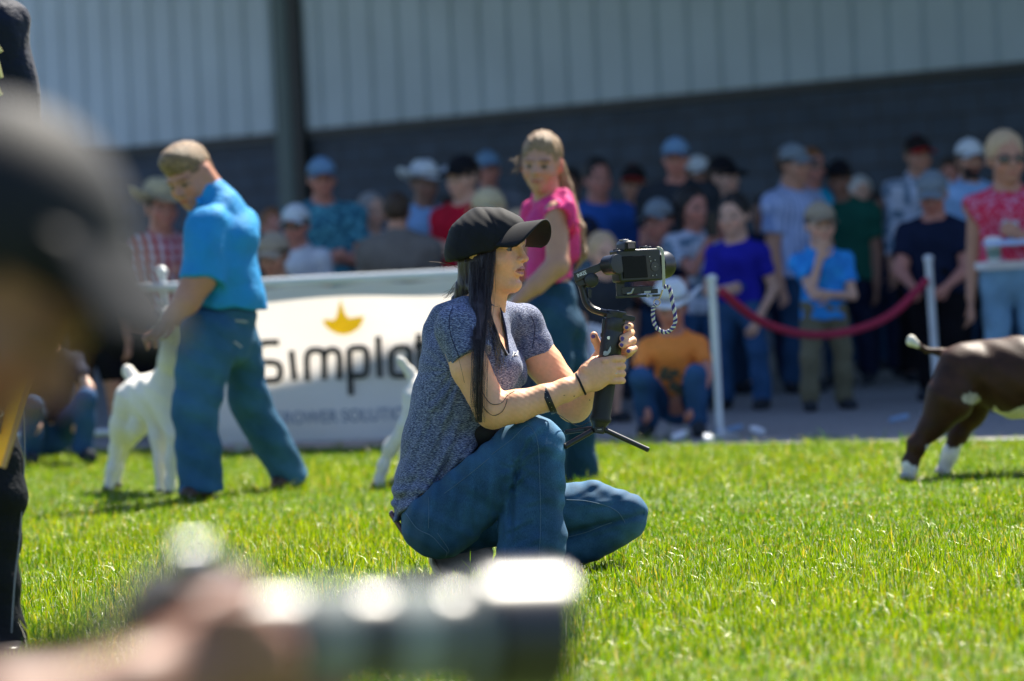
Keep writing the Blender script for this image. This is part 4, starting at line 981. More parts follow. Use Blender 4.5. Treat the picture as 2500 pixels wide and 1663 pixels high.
# ---------------- girl in pink top
def pink_girl():
    p = Px(14.9); r = p.r
    f = Field(); hc = p(1322, 398, 0); R = headframe(-14, 2, 3); u = .98
    head_ops(f, hc, R, u)
    f.cone(p(1338, 490, .02), p(1328, 430, .01), r(34), r(32), k=.02)
    f.chain([(p(1345, 540, .02), r(50)), (p(1345, 640, .02), r(44)), (p(1345, 720, .02), r(46))], k=.03, sq=((0, 1, 0), .8))
    f.cone(p(1358, 520, -.10), p(1362, 650, -.16), r(30), r(28), k=.015)
    f.chain([(p(1362, 645, -.16), r(29)), (p(1310, 695, -.17), r(24)), (p(1262, 735, -.17), r(15))], k=.01)
    hand_ops(f, p(1262, 735, -.17), (-.85, 0, -.45), (0, 1, .1), .9, curl=.5)
    f.cone(p(1310, 515, .13), p(1285, 640, .16), r(27), r(24), k=.015); f.cone(p(1285, 640, .16), p(1235, 720, .10), r(23), r(15), k=.01)
    hand_ops(f, p(1235, 720, .10), (-.85, 0, -.45), (0, 1, .1), .9, curl=.5)
    f.cone(p(1335, 790, -.03), p(1352, 960, -.05), r(52), r(38), k=.02); f.cone(p(1352, 960, -.05), p(1330, 1150, .0), r(36), r(22), k=.02)
    f.cone(p(1370, 790, .08), p(1400, 960, .12), r(52), r(38), k=.02); f.cone(p(1400, 960, .12), p(1425, 1150, .2), r(36), r(22), k=.02)
    def colf(V):
        C = face_color(V, hc, R, (0.46, 0.24, 0.16), u); q = (V - hc) @ R / u
        C[(np.abs(q[:, 0]) > .078) & (np.abs(q[:, 2]) < .06)] = (.62, .16, .12); return C
    body = sdf_obj('person', f, .0075, skinmat(), None, colfn=colf)
    g = Field()
    g.chain([(p(1345, 505, .02), r(46)), (p(1342, 560, .02), r(58)), (p(1340, 640, .02), r(52)), (p(1345, 720, .02), r(58))], k=.02, sq=((0, 1, 0), .8))
    g.cone(p(1322, 490, .10), p(1366, 492, -.06), r(30), r(34), k=.03)
    g.cone(p(1364, 515, -.12), p(1372, 560, -.15), r(42), r(36), k=.012, fb=True)
    g.cone(p(1385, 520, -.04), p(1400, 620, .0), r(24), r(20), k=.02)
    g.cone(p(1306, 512, .14), p(1300, 550, .16), r(34), r(36), k=.015, fb=True)
    g.cone(p(1356, 540, -.16), p(1360, 640, -.22), r(34), r(32), k=.006, op='s')
    g.plane(p(1345, 688, 0), np.array([0.05, 0, -1]), k=.004)
    g.plane(p(1330, 470, 0), np.array([-0.45, -.45, .8]), k=.006)
    g.disp(lambda X, Y, Z: .004 * np.sin(60 * X + 25 * Z) + .004 * np.sin(34 * Z - 20 * X) * np.sin(40 * Y))
    sh = sdf_obj('shirt', g, .0075, M('hot_pink_cloth', (0.72, 0.045, 0.25), .7, (40, .4, .02), transl=.2), body)
    b = MB(); C0 = p(1368, 512, -.12)
    b.grid(40, 4, lambda a, v: p(1352 + 50 * math.sin(a * 3.0) + 10 * v + 4 * math.sin(a * 34) * v, 486 + 130 * a, -.15 + .12 * a + .03 * v + .012 * math.sin(a * 34) * v))
    b.build('frill', MATS['hot_pink_cloth'], sh, solid=.004)
    t = Field()
    t.cone(p(1348, 705, .02), p(1352, 780, .02), r(54), r(64), k=.02, sq=((0, 1, 0), .85))
    t.cone(p(1340, 780, -.03), p(1352, 960, -.05), r(62), r(46), k=.02); t.cone(p(1352, 960, -.05), p(1335, 1178, .0), r(46), r(40), k=.01, fb=True)
    t.cone(p(1372, 790, .08), p(1398, 960, .12), r(58), r(46), k=.02); t.cone(p(1398, 960, .12), p(1422, 1176, .2), r(46), r(42), k=.01, fb=True)
    t.plane(p(1345, 690, 0), np.array([0, 0, 1.0]), k=.004)
    t.disp(lambda X, Y, Z: .005 * np.sin(48 * Z + 16 * X) * np.sin(18 * X))
    sdf_obj('trousers', t, .009, M('girl_denim', (0.014, 0.052, 0.10), .85, (40, .4, .02), vscale=7, spec=.15, pattern=pat_blotch((.03, .09, .16), 6, .55, .15)), body)
    for q, dy in (((1330, 1186), 0), ((1425, 1186), .2)):
        s_ = Field(); s_.cone(p(q[0] + 4, q[1] - 6, dy), p(q[0] - 26, q[1], dy - .07), r(24), r(18), k=.02); s_.plane((0, 0, .004), (0, 0, -1)); sdf_obj('boot', s_, .01, MATS['boot_leather'], body)
    P = lambda x, y, z: hc + R @ (np.array([x, y, z]) * u)
    h = Field(); h.ell(P(0, -.016, .034), np.array([.080, .097, .097]) * u, R); h.ell(P(0, .10, -.045), np.array([.066, .085, .094]) * u, R, op='s', k=.008)
    for sx in (-1, 1): h.ell(P(sx * .088, 0.0, -.02), np.array([.02, .03, .045]) * u, R, op='s', k=.01)
    h.chain([(P(-.05, -.075, -.02), .030), (P(-.075, -.09, -.10), .030), (p(1412, 560, .04), .026), (p(1422, 620, .02), .020), (p(1405, 660, 0), .008)], k=.02)
    h.disp(lambda X, Y, Z: .002 * np.sin(220 * X + 40 * Z) + .0015 * np.sin(170 * Y))
    hr = sdf_obj('hair', h, .0065, M('light_brown_hair', (.34, .22, .12), .4, bump=(150, .9, .01), var=.35, vscale=80, transl=.2), body)
    b = MB()
    for i in range(14):
        a0 = p(1282 + rnd.uniform(-4, 6), 385 + rnd.uniform(-25, 30), -.02); a1 = a0 + np.array([-.02 - rnd.random() * .03, rnd.uniform(-.03, .03), rnd.uniform(-.03, .02)]); a2 = a1 + np.array([-.015, 0, -.02 * rnd.random()])
        b.tube(spline([a0, a1, a2], 8), .0012, 4)
    b.build('loose_strands', MATS['light_brown_hair'], hr)
    tag(body, 'girl in ruffled hot pink top and jeans with a light brown ponytail looking back', 'person')
pink_girl()

# ---------------- woman in red patterned vest
def vest_woman():
    body, I = person(2452, 318, 478, 'fair haired woman in red patterned sleeveless top and sunglasses carrying a cup', group='people standing at the ring edge', heading=-4, bulk=1.12,
                     arms=('down', 'hold'), shirt='red_pattern_cloth', pants='faded_cloth', hair='blond', tone='tan', hs=1.22, look=14, glasses=True, sleeve=0, hem=.515, vox=.008, stance=.06)
    return body, I
M('red_pattern_cloth', (0.62, 0.018, 0.07), .8, (30, .4, .02), pattern=pat_blotch((0.60, 0.22, 0.35), 46, .56, .04, detail=1))
M('faded_cloth', (0.16, 0.30, 0.42), .85, (40, .4, .02), var=.3, vscale=5)
vb, vi = vest_woman()
g = Field(); Hs = vi['Hs']; hm = .515 * Hs
b = MB(); b.tube([(0.128 * Hs * math.cos(t), 0.092 * Hs * math.sin(t), hm + .006) for t in np.linspace(0, 2 * math.pi, 40)[:-1]], .010, 6, closed=True, flat=((0, 0, 1), 2.4))
b.build('hem_band', M('cream_trim', (.66, .64, .64), .8), vb)
lz = vi['shz']; b = MB()
b.tube(spline([(-.06, -.02, lz + .05), (-.055, -.105, lz - .03), (-.02, -.135, lz - .14), (0, -.135, lz - .19)], 14), .008, 6, flat=((0, 1, 0), .4)); b.tube(spline([(.06, -.02, lz + .05), (.055, -.105, lz - .03), (.02, -.135, lz - .14), (0, -.135, lz - .19)], 14), .008, 6, flat=((0, 1, 0), .4))
b.prism([(-.05, -.126, lz - .05), (.05, -.126, lz - .05), (0, -.142, lz - .19)], (0, -1, 0), .004)
b.build('lanyard', M('pale_blue_ribbon', (.38, .52, .60), .7), vb)
wv = vi['arm'][1][2]
cp = W(2426, 612, vb.location[1] - .26)
cup = empty('paper_cup', tuple(cp)); b = MB(); b.lathe(cp + np.array([0, 0, -.055]), (0, 0, 1), [(0, .030), (.002, .031), (.11, .042)], 24); b.build('cup', M('white_card', (.7, .72, .72), .6), cup)
b = MB(); b.lathe(cp + np.array([0, 0, -.04]), (0, 0, 1), [(0, .0335), (.05, .0395)], 24); b.build('sleeve', M('green_grey_card', (.18, .28, .26), .8), cup)
b = MB(); b.lathe(cp + np.array([0, 0, .053]), (0, 0, 1), [(0, .0445), (.006, .0445), (.008, .040), (.016, .038), (.018, .01)], 24); b.build('lid', M('white_plastic', (.8, .8, .8), .3), cup)
tag(cup, 'white lidded paper cup with a grey green sleeve held in front of the red top', 'cup')
b = MB(); tc_ = W(2462, 592, vb.location[1] - .27); b.box(tc_, (.12, 0, 0), (0, .07, .004), (0, 0, .012)); tag(b.build('food_tray', M('blue_white_tray', (.45, .58, .85), .5), bevel=.006), 'shallow white and blue tray held level with the cup by the woman in red', 'tray')

# ---------------- black clad person at the far left edge
def edge_person():
    p = Px(9.12); r = p.r
    f = Field(); hc = p(-150, -190, 0); R = headframe(20); head_ops(f, hc, R, 1)
    f.cone(p(-150, 0, 0), p(-150, -120, 0), r(65), r(58), k=.03)
    f.chain([(p(-150, 120, 0), r(150)), (p(-150, 400, 0), r(140)), (p(-150, 760, 0), r(145))], k=.03, sq=((0, 1, 0), 1.4))
    f.cone(p(10, 60, 0), p(56, 330, .03), r(48), r(40), k=.03); f.chain([(p(56, 330, .03), r(40)), (p(10, 560, -.12), r(32)), (p(-20, 600, -.15), r(28))], k=.02)
    hand_ops(f, p(-10, 640, -.16), (-.7, -.3, -.5), (0, 0, 1), 1.05)
    f.cone(p(-330, 60, 0), p(-390, 330, .03), r(52), r(44), k=.03); f.cone(p(-390, 330, .03), p(-390, 640, -.05), r(44), r(30), k=.02); hand_ops(f, p(-390, 640, -.05), (0, -.2, -1), (0, -1, 0), 1.05)
    for sx, cx in ((1, -20), (-1, -250)):
        f.cone(p(-150 + sx * 60, 800, 0), p(cx - 5, 1200, -.02), r(95), r(60), k=.03); f.cone(p(cx - 5, 1200, -.02), p(cx, 1560, .02), r(58), r(38), k=.02)
    body = sdf_obj('person', f, .01, skinmat(), None, colfn=lambda V: face_color(V, hc, R, TONES['tan'], 1))
    g = Field(); g.chain([(p(-150, 110, 0), r(165)), (p(-150, 400, 0), r(155)), (p(-150, 830, 0), r(160))], k=.03, sq=((0, 1, 0), 1.35)); g.cone(p(-320, 55, 0), p(20, 55, 0), r(60), r(60), k=.05)
    g.cone(p(10, 75, 0), p(58, 370, .03), r(62), r(56), k=.03, fb=True); g.cone(p(-330, 60, 0), p(-385, 290, .03), r(66), r(60), k=.03, fb=True)
    g.plane(p(-150, 840, 0), (0, 0, -1), k=.01); g.plane(p(-150, -40, 0), (0, -.4, 1), k=.01)
    g.disp(lambda X, Y, Z: .007 * np.sin(30 * Z + 24 * X) * np.sin(17 * X + 4) + .004 * np.sin(70 * X + 20 * Z))
    sh = sdf_obj('shirt', g, .009, M('navy_sheen_cloth', (.006, .010, .028), .7, (30, .5, .02), sheen=.1, spec=.15), body)
    b = MB()
    for y0, y1 in ((112, 128), (150, 190), (215, 232)): b.tube([p(-8, y0, -.13), p(2, y1, -.13)], .006, 6)
    b.build('shirt_print', M('pale_yellow_print', (.55, .5, .2), .7), sh)
    t = Field()
    t.cone(p(-150, 780, 0), p(-150, 860, 0), r(150), r(152), k=.03, sq=((0, 1, 0), 1.4))
    for sx, cx in ((1, -16), (-1, -260)):
        t.cone(p(-150 + sx * 58, 860, 0), p(cx, 1200, -.02), r(108), r(80), k=.02); t.cone(p(cx, 1200, -.02), p(cx - 8, 1400, 0), r(80), r(68), k=.02); t.cone(p(cx - 8, 1400, 0), p(cx + 4, 1580, .02), r(68), r(80), k=.02, fb=True)
    t.disp(lambda X, Y, Z: .004 * np.sin(60 * Z + 30 * X) * np.sin(25 * X))
    tr = sdf_obj('trousers', t, .01, M('black_twill', (.007, .009, .012), .8, (60, .5, .01), spec=.12), body)
    b = MB(); b.tube(spline([p(56, 930, -.02), p(60, 1100, -.02), p(50, 1290, -.045), p(36, 1420, -.06), p(28, 1545, -.065)], 30), .0018, 6); b.build('side_seam', M('grey_thread', (.22, .23, .25), .6), tr)
    for cx in (10, -240):
        s_ = Field(); s_.cone(p(cx - 5, 1580, .03), p(cx + 5, 1600, -.14), r(55), r(45), k=.02); s_.plane((0, 0, .004), (0, 0, -1)); s_.plane(p(0, 1560, 0), (0, 0, 1), k=.01); so = sdf_obj('shoe', s_, .01, M('black_leather', (.02, .02, .02), .35), body)
    tag(body, 'standing person in black trousers and navy shirt cut off by the left edge', 'person')
    make_hat('cap', hc, R, 1.0, hatmat('navy'), body)
    # yellow board
    q = Px(8.35)
    e = empty('yellow_board', tuple(q(20, 1000)))
    b = MB(); b.prism([q(96, 860, -.05), q(-190, 868, -.02), q(-200, 1140, -.02), q(6, 1140, -.05)], (0, 1, 0), .004)
    b.build('panel', M('yellow_plastic', (.80, .50, .012), .28, spec=.6, transl=.25), e, bevel=.001)
    b = MB(); b.tube([q(99, 860, -.05), q(8, 1142, -.05)], .0058, 8); b.build('edge', M('tan_wood', (.42, .24, .10), .5), e)
    b = MB(); b.prism([q(18, 990, -.056), q(-10, 985, -.056), q(-30, 1060, -.056), q(2, 1062, -.056)], (0, 1, 0), .002); b.build('label', M('dark_green_print', (.02, .05, .05), .5), e)
    a_ = q(1, 1022, -.0585); text_obj('mark', 'P', M('white_paint_mark', (.75, .75, .72), .5), e, a_, (1, 0, .1), (.28, 0, 1), .03, .001)
    tag(e, 'glossy yellow board with tan edge and dark label slanting in front of the black trousers', 'board')
edge_person()

# ================================================================== GOATS
def goat_white():
    p = Px(16.05); r = p.r; f = Field()
    f.chain([(p(352, 968, 0), r(50)), (p(385, 975, -.22), r(56)), (p(415, 965, -.42), r(54))], k=.05, sq=((0, 0, 1), .92))
    f.cone(p(345, 985, 0), p(345, 1020, .02), r(50), r(36), k=.04)
    # hind legs: thigh, hock, cannon
    f.chain([(p(318, 975, .0), r(40)), (p(294, 1040, .02), r(26)), (p(284, 1095, .06), r(16)), (p(272, 1150, .04), r(12.5)), (p(264, 1192, .03), r(13))], k=.025)
    f.chain([(p(372, 1000, -.02), r(38)), (p(340, 1040, -.06), r(24)), (p(297, 1105, .2), r(13)), (p(286, 1175, .2), r(11))], k=.025)
    f.chain([(p(385, 1010, -.30), r(36)), (p(388, 1070, -.34), r(21)), (p(392, 1130, -.36), r(14)), (p(394, 1200, -.36), r(14))], k=.025)
    f.chain([(p(420, 1010, -.40), r(36)), (p(412, 1080, -.38), r(18)), (p(376, 1160, .0), r(11)), (p(374, 1180, .0), r(11))], k=.02) if False else f.chain([(p(420, 1010, -.45), r(40)), (p(432, 1060, -.5), r(24)), (p(418, 1120, -.5), r(14)), (p(416, 1195, -.5), r(14))], k=.025)
    f.chain([(p(405, 950, -.4), r(40)), (p(425, 870, -.48), r(32)), (p(420, 800, -.52), r(26))], k=.04)
    f.ell(p(418, 780, -.55), (r(30), .06, r(34)), k=.03); f.cone(p(412, 790, -.58), p(395, 815, -.68), r(22), r(14), k=.02)
    for sx in (-1, 1): f.cone(p(418 + sx * 22, 775, -.55), p(418 + sx * 46, 800, -.53), r(11), r(7), k=.01, sq=((0, 1, 0), 1.8))
    f.chain([(p(325, 922, .04), r(17)), (p(312, 905, .06), r(14)), (p(318, 925, .1), r(8))], k=.01)
    f.disp(lambda X, Y, Z: .003 * np.sin(60 * X + 40 * Z) * np.sin(50 * Z))
    o = sdf_obj('goat', f, .008, M('white_goat_coat', (.72, .68, .60), .85, (160, .5, .006), var=.08, sheen=.2), None)
    for q, dy in (((264, 1197), .03), ((288, 1180), .2), ((394, 1206), -.36), ((416, 1200), -.5)):
        s_ = Field(); a = p(*q, dy); s_.cone(np.array([a[0], a[1], .012]), np.array([a[0] - .008, a[1] - .012, .005]), .021, .019, k=.01); s_.plane((0, 0, .002), (0, 0, -1)); sdf_obj('hoof', s_, .006, M('hoof', (.12, .10, .08), .5), o)
    tag(o, 'whole white goat with raised stub tail standing beside the blue shirted handler', 'goat')
goat_white()
def goat_white2():
    p = Px(15.4); r = p.r; f = Field()
    f.chain([(p(1040, 975, 0), r(60)), (p(1110, 990, .1), r(66)), (p(1200, 985, .2), r(62))], k=.05)
    f.chain([(p(1030, 990, -.05), r(46)), (p(1000, 1040, -.07), r(28)), (p(955, 1092, -.07), r(17)), (p(935, 1140, -.07), r(13)), (p(922, 1186, -.07), r(15))], k=.025)
    f.chain([(p(1040, 1000, .12), r(44)), (p(1010, 1060, .12), r(26)), (p(990, 1105, .14), r(14)), (p(968, 1185, .14), r(12))], k=.025)
    f.chain([(p(1200, 1010, .1), r(36)), (p(1200, 1090, .1), r(20)), (p(1195, 1190, .1), r(13))], k=.02); f.chain([(p(1220, 1010, .3), r(36)), (p(1220, 1090, .3), r(20)), (p(1220, 1185, .3), r(13))], k=.02)
    f.chain([(p(1200, 960, .2), r(46)), (p(1260, 880, .3), r(30)), (p(1280, 830, .34), r(26))], k=.04); f.cone(p(1285, 815, .34), p(1320, 840, .30), r(26), r(15), k=.03)
    f.chain([(p(1018, 935, 0), r(16)), (p(1000, 908, 0), r(13)), (p(982, 885, 0), r(10.5)), (p(975, 878, 0), r(9))], k=.01)
    f.disp(lambda X, Y, Z: .003 * np.sin(60 * X + 40 * Z) * np.sin(50 * Z))
    o = sdf_obj('goat', f, .008, MATS['white_goat_coat'], None)
    for q, dy in (((918, 1192), -.07), ((964, 1190), .14), ((1195, 1192), .1), ((1220, 1188), .3)):
        s_ = Field(); a = p(*q, dy); s_.cone(np.array([a[0], a[1], .012]), np.array([a[0] - .008, a[1] - .012, .005]), .021, .019, k=.01); s_.plane((0, 0, .002), (0, 0, -1)); sdf_obj('hoof', s_, .006, MATS['hoof'], o)
    tag(o, 'white goat mostly hidden behind the filming woman with only tail and hind legs showing', 'goat')
goat_white2()
def goat_brown():
    p = Px(14.25); r = p.r; f = Field()
    f.chain([(p(2385, 905, 0), r(74)), (p(2480, 920, -.02), r(92)), (p(2600, 925, -.04), r(94)), (p(2700, 915, -.05), r(86))], k=.05)
    f.chain([(p(2350, 900, -.05), r(62)), (p(2318, 975, -.08), r(56)), (p(2285, 1030, -.08), r(34)), (p(2238, 1085, -.08), r(22)), (p(2222, 1130, -.08), r(18)), (p(2216, 1165, -.08), r(19))], k=.03)
    f.chain([(p(2390, 930, .10), r(60)), (p(2372, 1005, .12), r(36)), (p(2338, 1062, .12), r(22)), (p(2318, 1110, .12), r(18)), (p(2300, 1158, .12), r(19))], k=.03)
    f.chain([(p(2720, 950, -.12), r(50)), (p(2700, 1050, -.12), r(26)), (p(2700, 1150, -.12), r(18))], k=.03); f.chain([(p(2740, 950, .1), r(50)), (p(2730, 1050, .1), r(26)), (p(2730, 1150, .1), r(18))], k=.03)
    f.chain([(p(2700, 890, 0), r(60)), (p(2780, 790, 0), r(40)), (p(2810, 730, 0), r(34))], k=.04); f.cone(p(2815, 715, 0), p(2865, 745, -.02), r(34), r(20), k=.03)
    for sx in (-.06, .06): f.cone(p(2800, 705, sx), p(2785, 745, sx * 1.8), r(14), r(9), k=.01)
    f.chain([(p(2340, 862, 0), r(16)), (p(2300, 862, 0), r(10)), (p(2262, 856, 0), r(8)), (p(2240, 842, 0), r(9)), (p(2226, 832, 0), r(13)), (p(2224, 826, 0), r(9))], k=.01)
    f.cone(p(2475, 1000, -.02), p(2560, 985, -.03), r(22), r(26), k=.02)
    f.disp(lambda X, Y, Z: .003 * np.sin(50 * X + 30 * Z) * np.sin(40 * Z + 9 * X))
    ref = p(2216, 1100, 0)
    def colf(V):
        C = np.tile(np.array([.044, .018, .009], np.float32), (len(V), 1))
        sc = F / V[:, 1]; X = (V[:, 0]) * sc; Z = (V[:, 2] - HC) * sc
        px = 1250 + X * CR - Z * SR; py = Y0 - X * SR - Z * CR
        n = 6 * np.sin(px * .09) + 5 * np.sin(py * .13 + px * .05)
        C[(py > 1120 + n + (px < 2260) * 14 - (px > 2260) * 34)] = (.70, .68, .64)
        C[(px < 2243) & (py < 850)] = (.70, .66, .55)
        C[((px - 2368) / 22) ** 2 + ((py - 972) / 15) ** 2 < 1 + .03 * n] = (.5, .45, .35)
        C[(px > 2425) & (py > 1002 - .10 * (px - 2425) + n) & (py < 1060)] = (.72, .66, .48)
        return C
    o = sdf_obj('goat', f, .008, M('brown_goat_coat', attr=True, rough=.5, bump=(160, .5, .004), var=.3, vscale=18, spec=.2), None, colfn=colf)
    for q, dy in (((2216, 1170), -.08), ((2300, 1166), .12), ((2700, 1165), -.12), ((2730, 1160), .1)):
        s_ = Field(); a = p(*q, dy); s_.cone(np.array([a[0], a[1], .014]), np.array([a[0] - .008, a[1] - .014, .006]), .027, .024, k=.01); s_.plane((0, 0, .002), (0, 0, -1)); sdf_obj('hoof', s_, .006, M('pale_hoof', (.4, .38, .34), .5), o)
    tag(o, 'dark brown goat with white feet and white tipped tail at the right edge', 'goat')
goat_brown()
# ================================================================== THE FILMING WOMAN
p = Px(10.6); r = p.r
SK = (0.80, 0.435, 0.25)
YH = math.radians(27); HCX, HCY = 1195.0, 600.0
ch, shh = math.cos(YH), math.sin(YH)
def Hd(u, v, w):           # forward, towards camera, up (metres) -> world
    return p(HCX + (u * ch - v * shh) * p.s, HCY - w * p.s, -(u * shh + v * ch))
HR = np.array([[ch, -shh, 0], [-shh, -ch, 0], [0, 0, 1.0]]).T      # columns: fwd, side(near), up
HR = np.stack([np.array([ch, -shh, 0]), np.array([-shh, -ch, 0]), np.array([-SR * 0 - .0488, 0, 1.0])], 1)
C35, S35 = math.cos(math.radians(35)), math.sin(math.radians(35))

def arm_ops(f, add=0.0):
    f.chain([(p(1118, 812, -.155), r(47)), (p(1149, 900, -.185), r(46)), (p(1202, 1003, -.20), r(42))], k=.012)
    f.chain([(p(1205, 1002, -.20), r(44)), (p(1262, 992, -.195), r(39)), (p(1330, 972, -.185), r(32)), (p(1380, 953, -.17), r(27.5)), (p(1417, 937, -.155), r(26))], k=.012)
    f.chain([(p(1275, 800, .14), r(44)), (p(1330, 890, .13), r(45)), (p(1400, 985, .10), r(43))], k=.012)
    f.chain([(p(1402, 990, .10), r(43)), (p(1432, 945, .05), r(35)), (p(1462, 890, -.01), r(25))], k=.012)
def torso_ops(f, a=0.0):
    sq = ((0, 1, 0), .84)
    f.chain([(p(1150, 812, 0), r(84) + a), (p(1146, 885, 0), r(111) + a), (p(1114, 985, .0), r(99) + a), (p(1072, 1090, 0), r(84) + a), (p(1046, 1180, 0), r(72) + a), (p(1045, 1235, 0), r(72) + a)], k=.02, sq=sq)
    f.cone(p(1160, 768, -.03), p(1118, 805, -.15), r(38) + a, r(47) + a, k=.03)
    f.cone(p(1190, 765, .04), p(1275, 795, .135), r(36) + a, r(42) + a, k=.03)
    f.ell(p(1206, 903, -.07), (r(54) + a, .064 + a, r(52) + a), k=.035)
    f.ell(p(1232, 905, .075), (r(48) + a, .058 + a, r(52) + a), k=.035)

def segs(px, py, S, mask):
    w = 0
    for x0, y0, x1, y1, A, wd in S:
        dx, dy = x1 - x0, y1 - y0; LL = dx * dx + dy * dy
        t = np.clip(((px - x0) * dx + (py - y0) * dy) / LL, 0, 1)
        ex, ey = px - x0 - t * dx, py - y0 - t * dy
        sgn = (ex * dy - ey * dx) / math.sqrt(LL)
        d2 = (ex * ex + ey * ey) / (wd * wd); en = np.sin(np.pi * np.clip(t, .12, .88)) ** .5
        w = w + A * en * (np.exp(-d2) - .8 * np.exp(-((sgn - 1.9 * wd) / wd) ** 2 - np.clip(d2 - 9, 0, 99)))
    return w * mask
def woman():
    f = Field(); torso_ops(f, 0.0)
    # neck
    f.cone(p(1160, 790, .0), p(1188, 680, -.01), .060, .052, k=.02)
    f.cone(p(1195, 800, .01), p(1212, 720, -.01), .034, .030, k=.02)
    f.cone(Hd(-.02, .052, -.06), p(1205, 800, -.05), .011, .009, k=.014)       # neck muscle
    # skull and face
    f.ell(Hd(-.010, 0, .018), (.088, .074, .080), HR, k=.01)
    f.ell(Hd(.040, 0, -.050), (.054, .054, .068), HR, k=.03)
    f.cone(Hd(-.005, .046, -.080), Hd(.068, .012, -.111), .019, .014, k=.022); f.cone(Hd(-.005, -.046, -.080), Hd(.068, -.012, -.111), .019, .014, k=.022)
    f.ell(Hd(.080, 0, -.108), (.0175, .018, .016), HR, k=.018)
    f.ell(Hd(.070, 0, .016), (.026, .052, .032), HR, k=.02)                     # forehead
    f.cone(Hd(.091, 0, -.002), Hd(.108, 0, -.032), .0075, .0085, k=.012)        # nose
    f.ell(Hd(.1125, 0, -.0375), (.0085, .0085, .0075), HR, k=.006)
    for s_ in (-1, 1):
        f.ell(Hd(.098, s_ * .0115, -.040), (.010, .0065, .0068), HR, k=.006)
        f.ell(Hd(.104, s_ * .0055, -.0475), (.0045, .003, .003), HR, k=.002, op='s')
        f.ell(Hd(.094, s_ * .031, -.010), (.017, .018, .0115), HR, k=.014, op='s')
        f.ell(Hd(.0705, s_ * .031, -.011), .0125, k=.0015)                          # eyeball
        f.cone(Hd(.080, s_ * .018, -.0020), Hd(.074, s_ * .042, -.0030), .0036, .0036, k=.003)   # upper lid
        f.cone(Hd(.080, s_ * .020, -.0200), Hd(.074, s_ * .041, -.0195), .0024, .0022, k=.004)   # lower lid
        f.cone(Hd(.088, s_ * .012, .008), Hd(.078, s_ * .044, .010), .0075, .0065, k=.012)      # brow
        f.ell(Hd(.055, s_ * .040, -.042), (.022, .019, .020), HR, k=.025)
    f.ell(Hd(.088, 0, -.058), (.013, .016, .012), HR, k=.012)                   # philtrum
    f.cone(Hd(.0985, -.010, -.064), Hd(.0985, .010, -.064), .0052, .0052, k=.006); f.cone(Hd(.0975, .009, -.065), Hd(.088, .0225, -.0685), .0052, .0032, k=.005); f.cone(Hd(.0975, -.009, -.065), Hd(.088, -.0225, -.0685), .0052, .0032, k=.005)
    f.cone(Hd(.0955, -.008, -.079), Hd(.0955, .008, -.079), .0058, .0058, k=.006); f.cone(Hd(.0945, .008, -.079), Hd(.086, .020, -.073), .0056, .0032, k=.005); f.cone(Hd(.0945, -.008, -.079), Hd(.086, -.020, -.073), .0056, .0032, k=.005)
    f.cone(Hd(.1055, -.016, -.0712), Hd(.1055, .016, -.0712), .0026, .0026, k=.002, op='s'); f.cone(Hd(.101, .016, -.0712), Hd(.090, .021, -.0712), .0022, .0018, k=.002, op='s')
    f.ell(Hd(.094, 0, -.0925), (.008, .016, .004), HR, k=.008, op='s')
    for s_ in (-1, 1):
        f.ell(Hd(-.012, s_ * .078, -.010), (.018, .009, .030), HR, k=.006); f.ell(Hd(-.010, s_ * .087, -.010), (.010, .006, .018), HR, k=.003, op='s')
    arm_ops(f)
    # near hand (palm towards grip, fingers wrapped round it)
    sqn = (np.array([.25, 1, 0]) / np.linalg.norm([.25, 1]), 1.7)
    f.cone(p(1417, 937, -.155), p(1450, 915, -.150), r(26), r(36), k=.012, sq=sqn)
    f.cone(p(1448, 918, -.150), p(1474, 906, -.146), r(38), r(34), k=.008, sq=sqn)
    NF = [(876, 882, 9.3), (894, 898, 9.2), (912, 914, 9.0), (929, 929, 8.2)]
    for y1, y0, rr in NF:
        f.chain([(p(1470, y0, -.150), r(rr)), (p(1500, y1 + 1, -.153), r(rr + .2)), (p(1514, y1, -.146), r(rr)), (p(1520, y1 + 1, -.125), r(rr - .5)), (p(1510, y1 + 3, -.105), r(rr - 1.5))], k=.0022)
        f.ell(p(1478, y0 - 1, -.166), (r(9), .004, r(7)), k=.006)
    f.chain([(p(1432, 905, -.155), r(17)), (p(1448, 885, -.135), r(13)), (p(1462, 878, -.105), r(10)), (p(1480, 882, -.075), r(9))], k=.006)
    for ya, yb in ((891, 885), (907, 903), (922, 921)): f.cone(p(1484, ya, -.172), p(1526, yb, -.166), r(1.2), r(3.2), k=.0025, op='s')
    # far hand
    f.cone(p(1462, 890, -.01), p(1495, 850, -.035), r(25), r(33), k=.012, sq=((0, 1, 0), 1.5))
    f.cone(p(1500, 870, -.03), p(1520, 830, -.04), r(22), r(24), k=.01, sq=((0, 1, 0), 1.5))
    FFn = [([(1518, 822, -.045), (1538, 797, -.075), (1529, 799, -.128)], 8.6), ([(1520, 835, -.045), (1541, 812, -.075), (1537, 815, -.110), (1521, 826, -.138)], 9.2),
           ([(1522, 850, -.045), (1543, 830, -.075), (1545, 832, -.115), (1520, 842, -.150)], 9.4), ([(1522, 872, -.045), (1537, 862, -.075), (1548, 851, -.120), (1536, 857, -.150)], 8.8)]
    for pts, rr in FFn: f.chain([(p(*q), r(rr)) for q in pts], k=.0022)
    f.chain([(p(1478, 880, -.05), r(14)), (p(1463, 850, -.075), r(11)), (p(1453, 830, -.09), r(10)), (p(1450, 819, -.10), r(9.4))], k=.004)
    f.disp(lambda X, Y, Z: .00035 * np.sin(300 * X + 170 * Z) * np.sin(240 * Z + 60 * Y))
    nails = [p(1530, 800, -.139), p(1519, 827, -.148), p(1517, 843, -.160), p(1534, 858, -.160), p(1448, 822, -.109)]
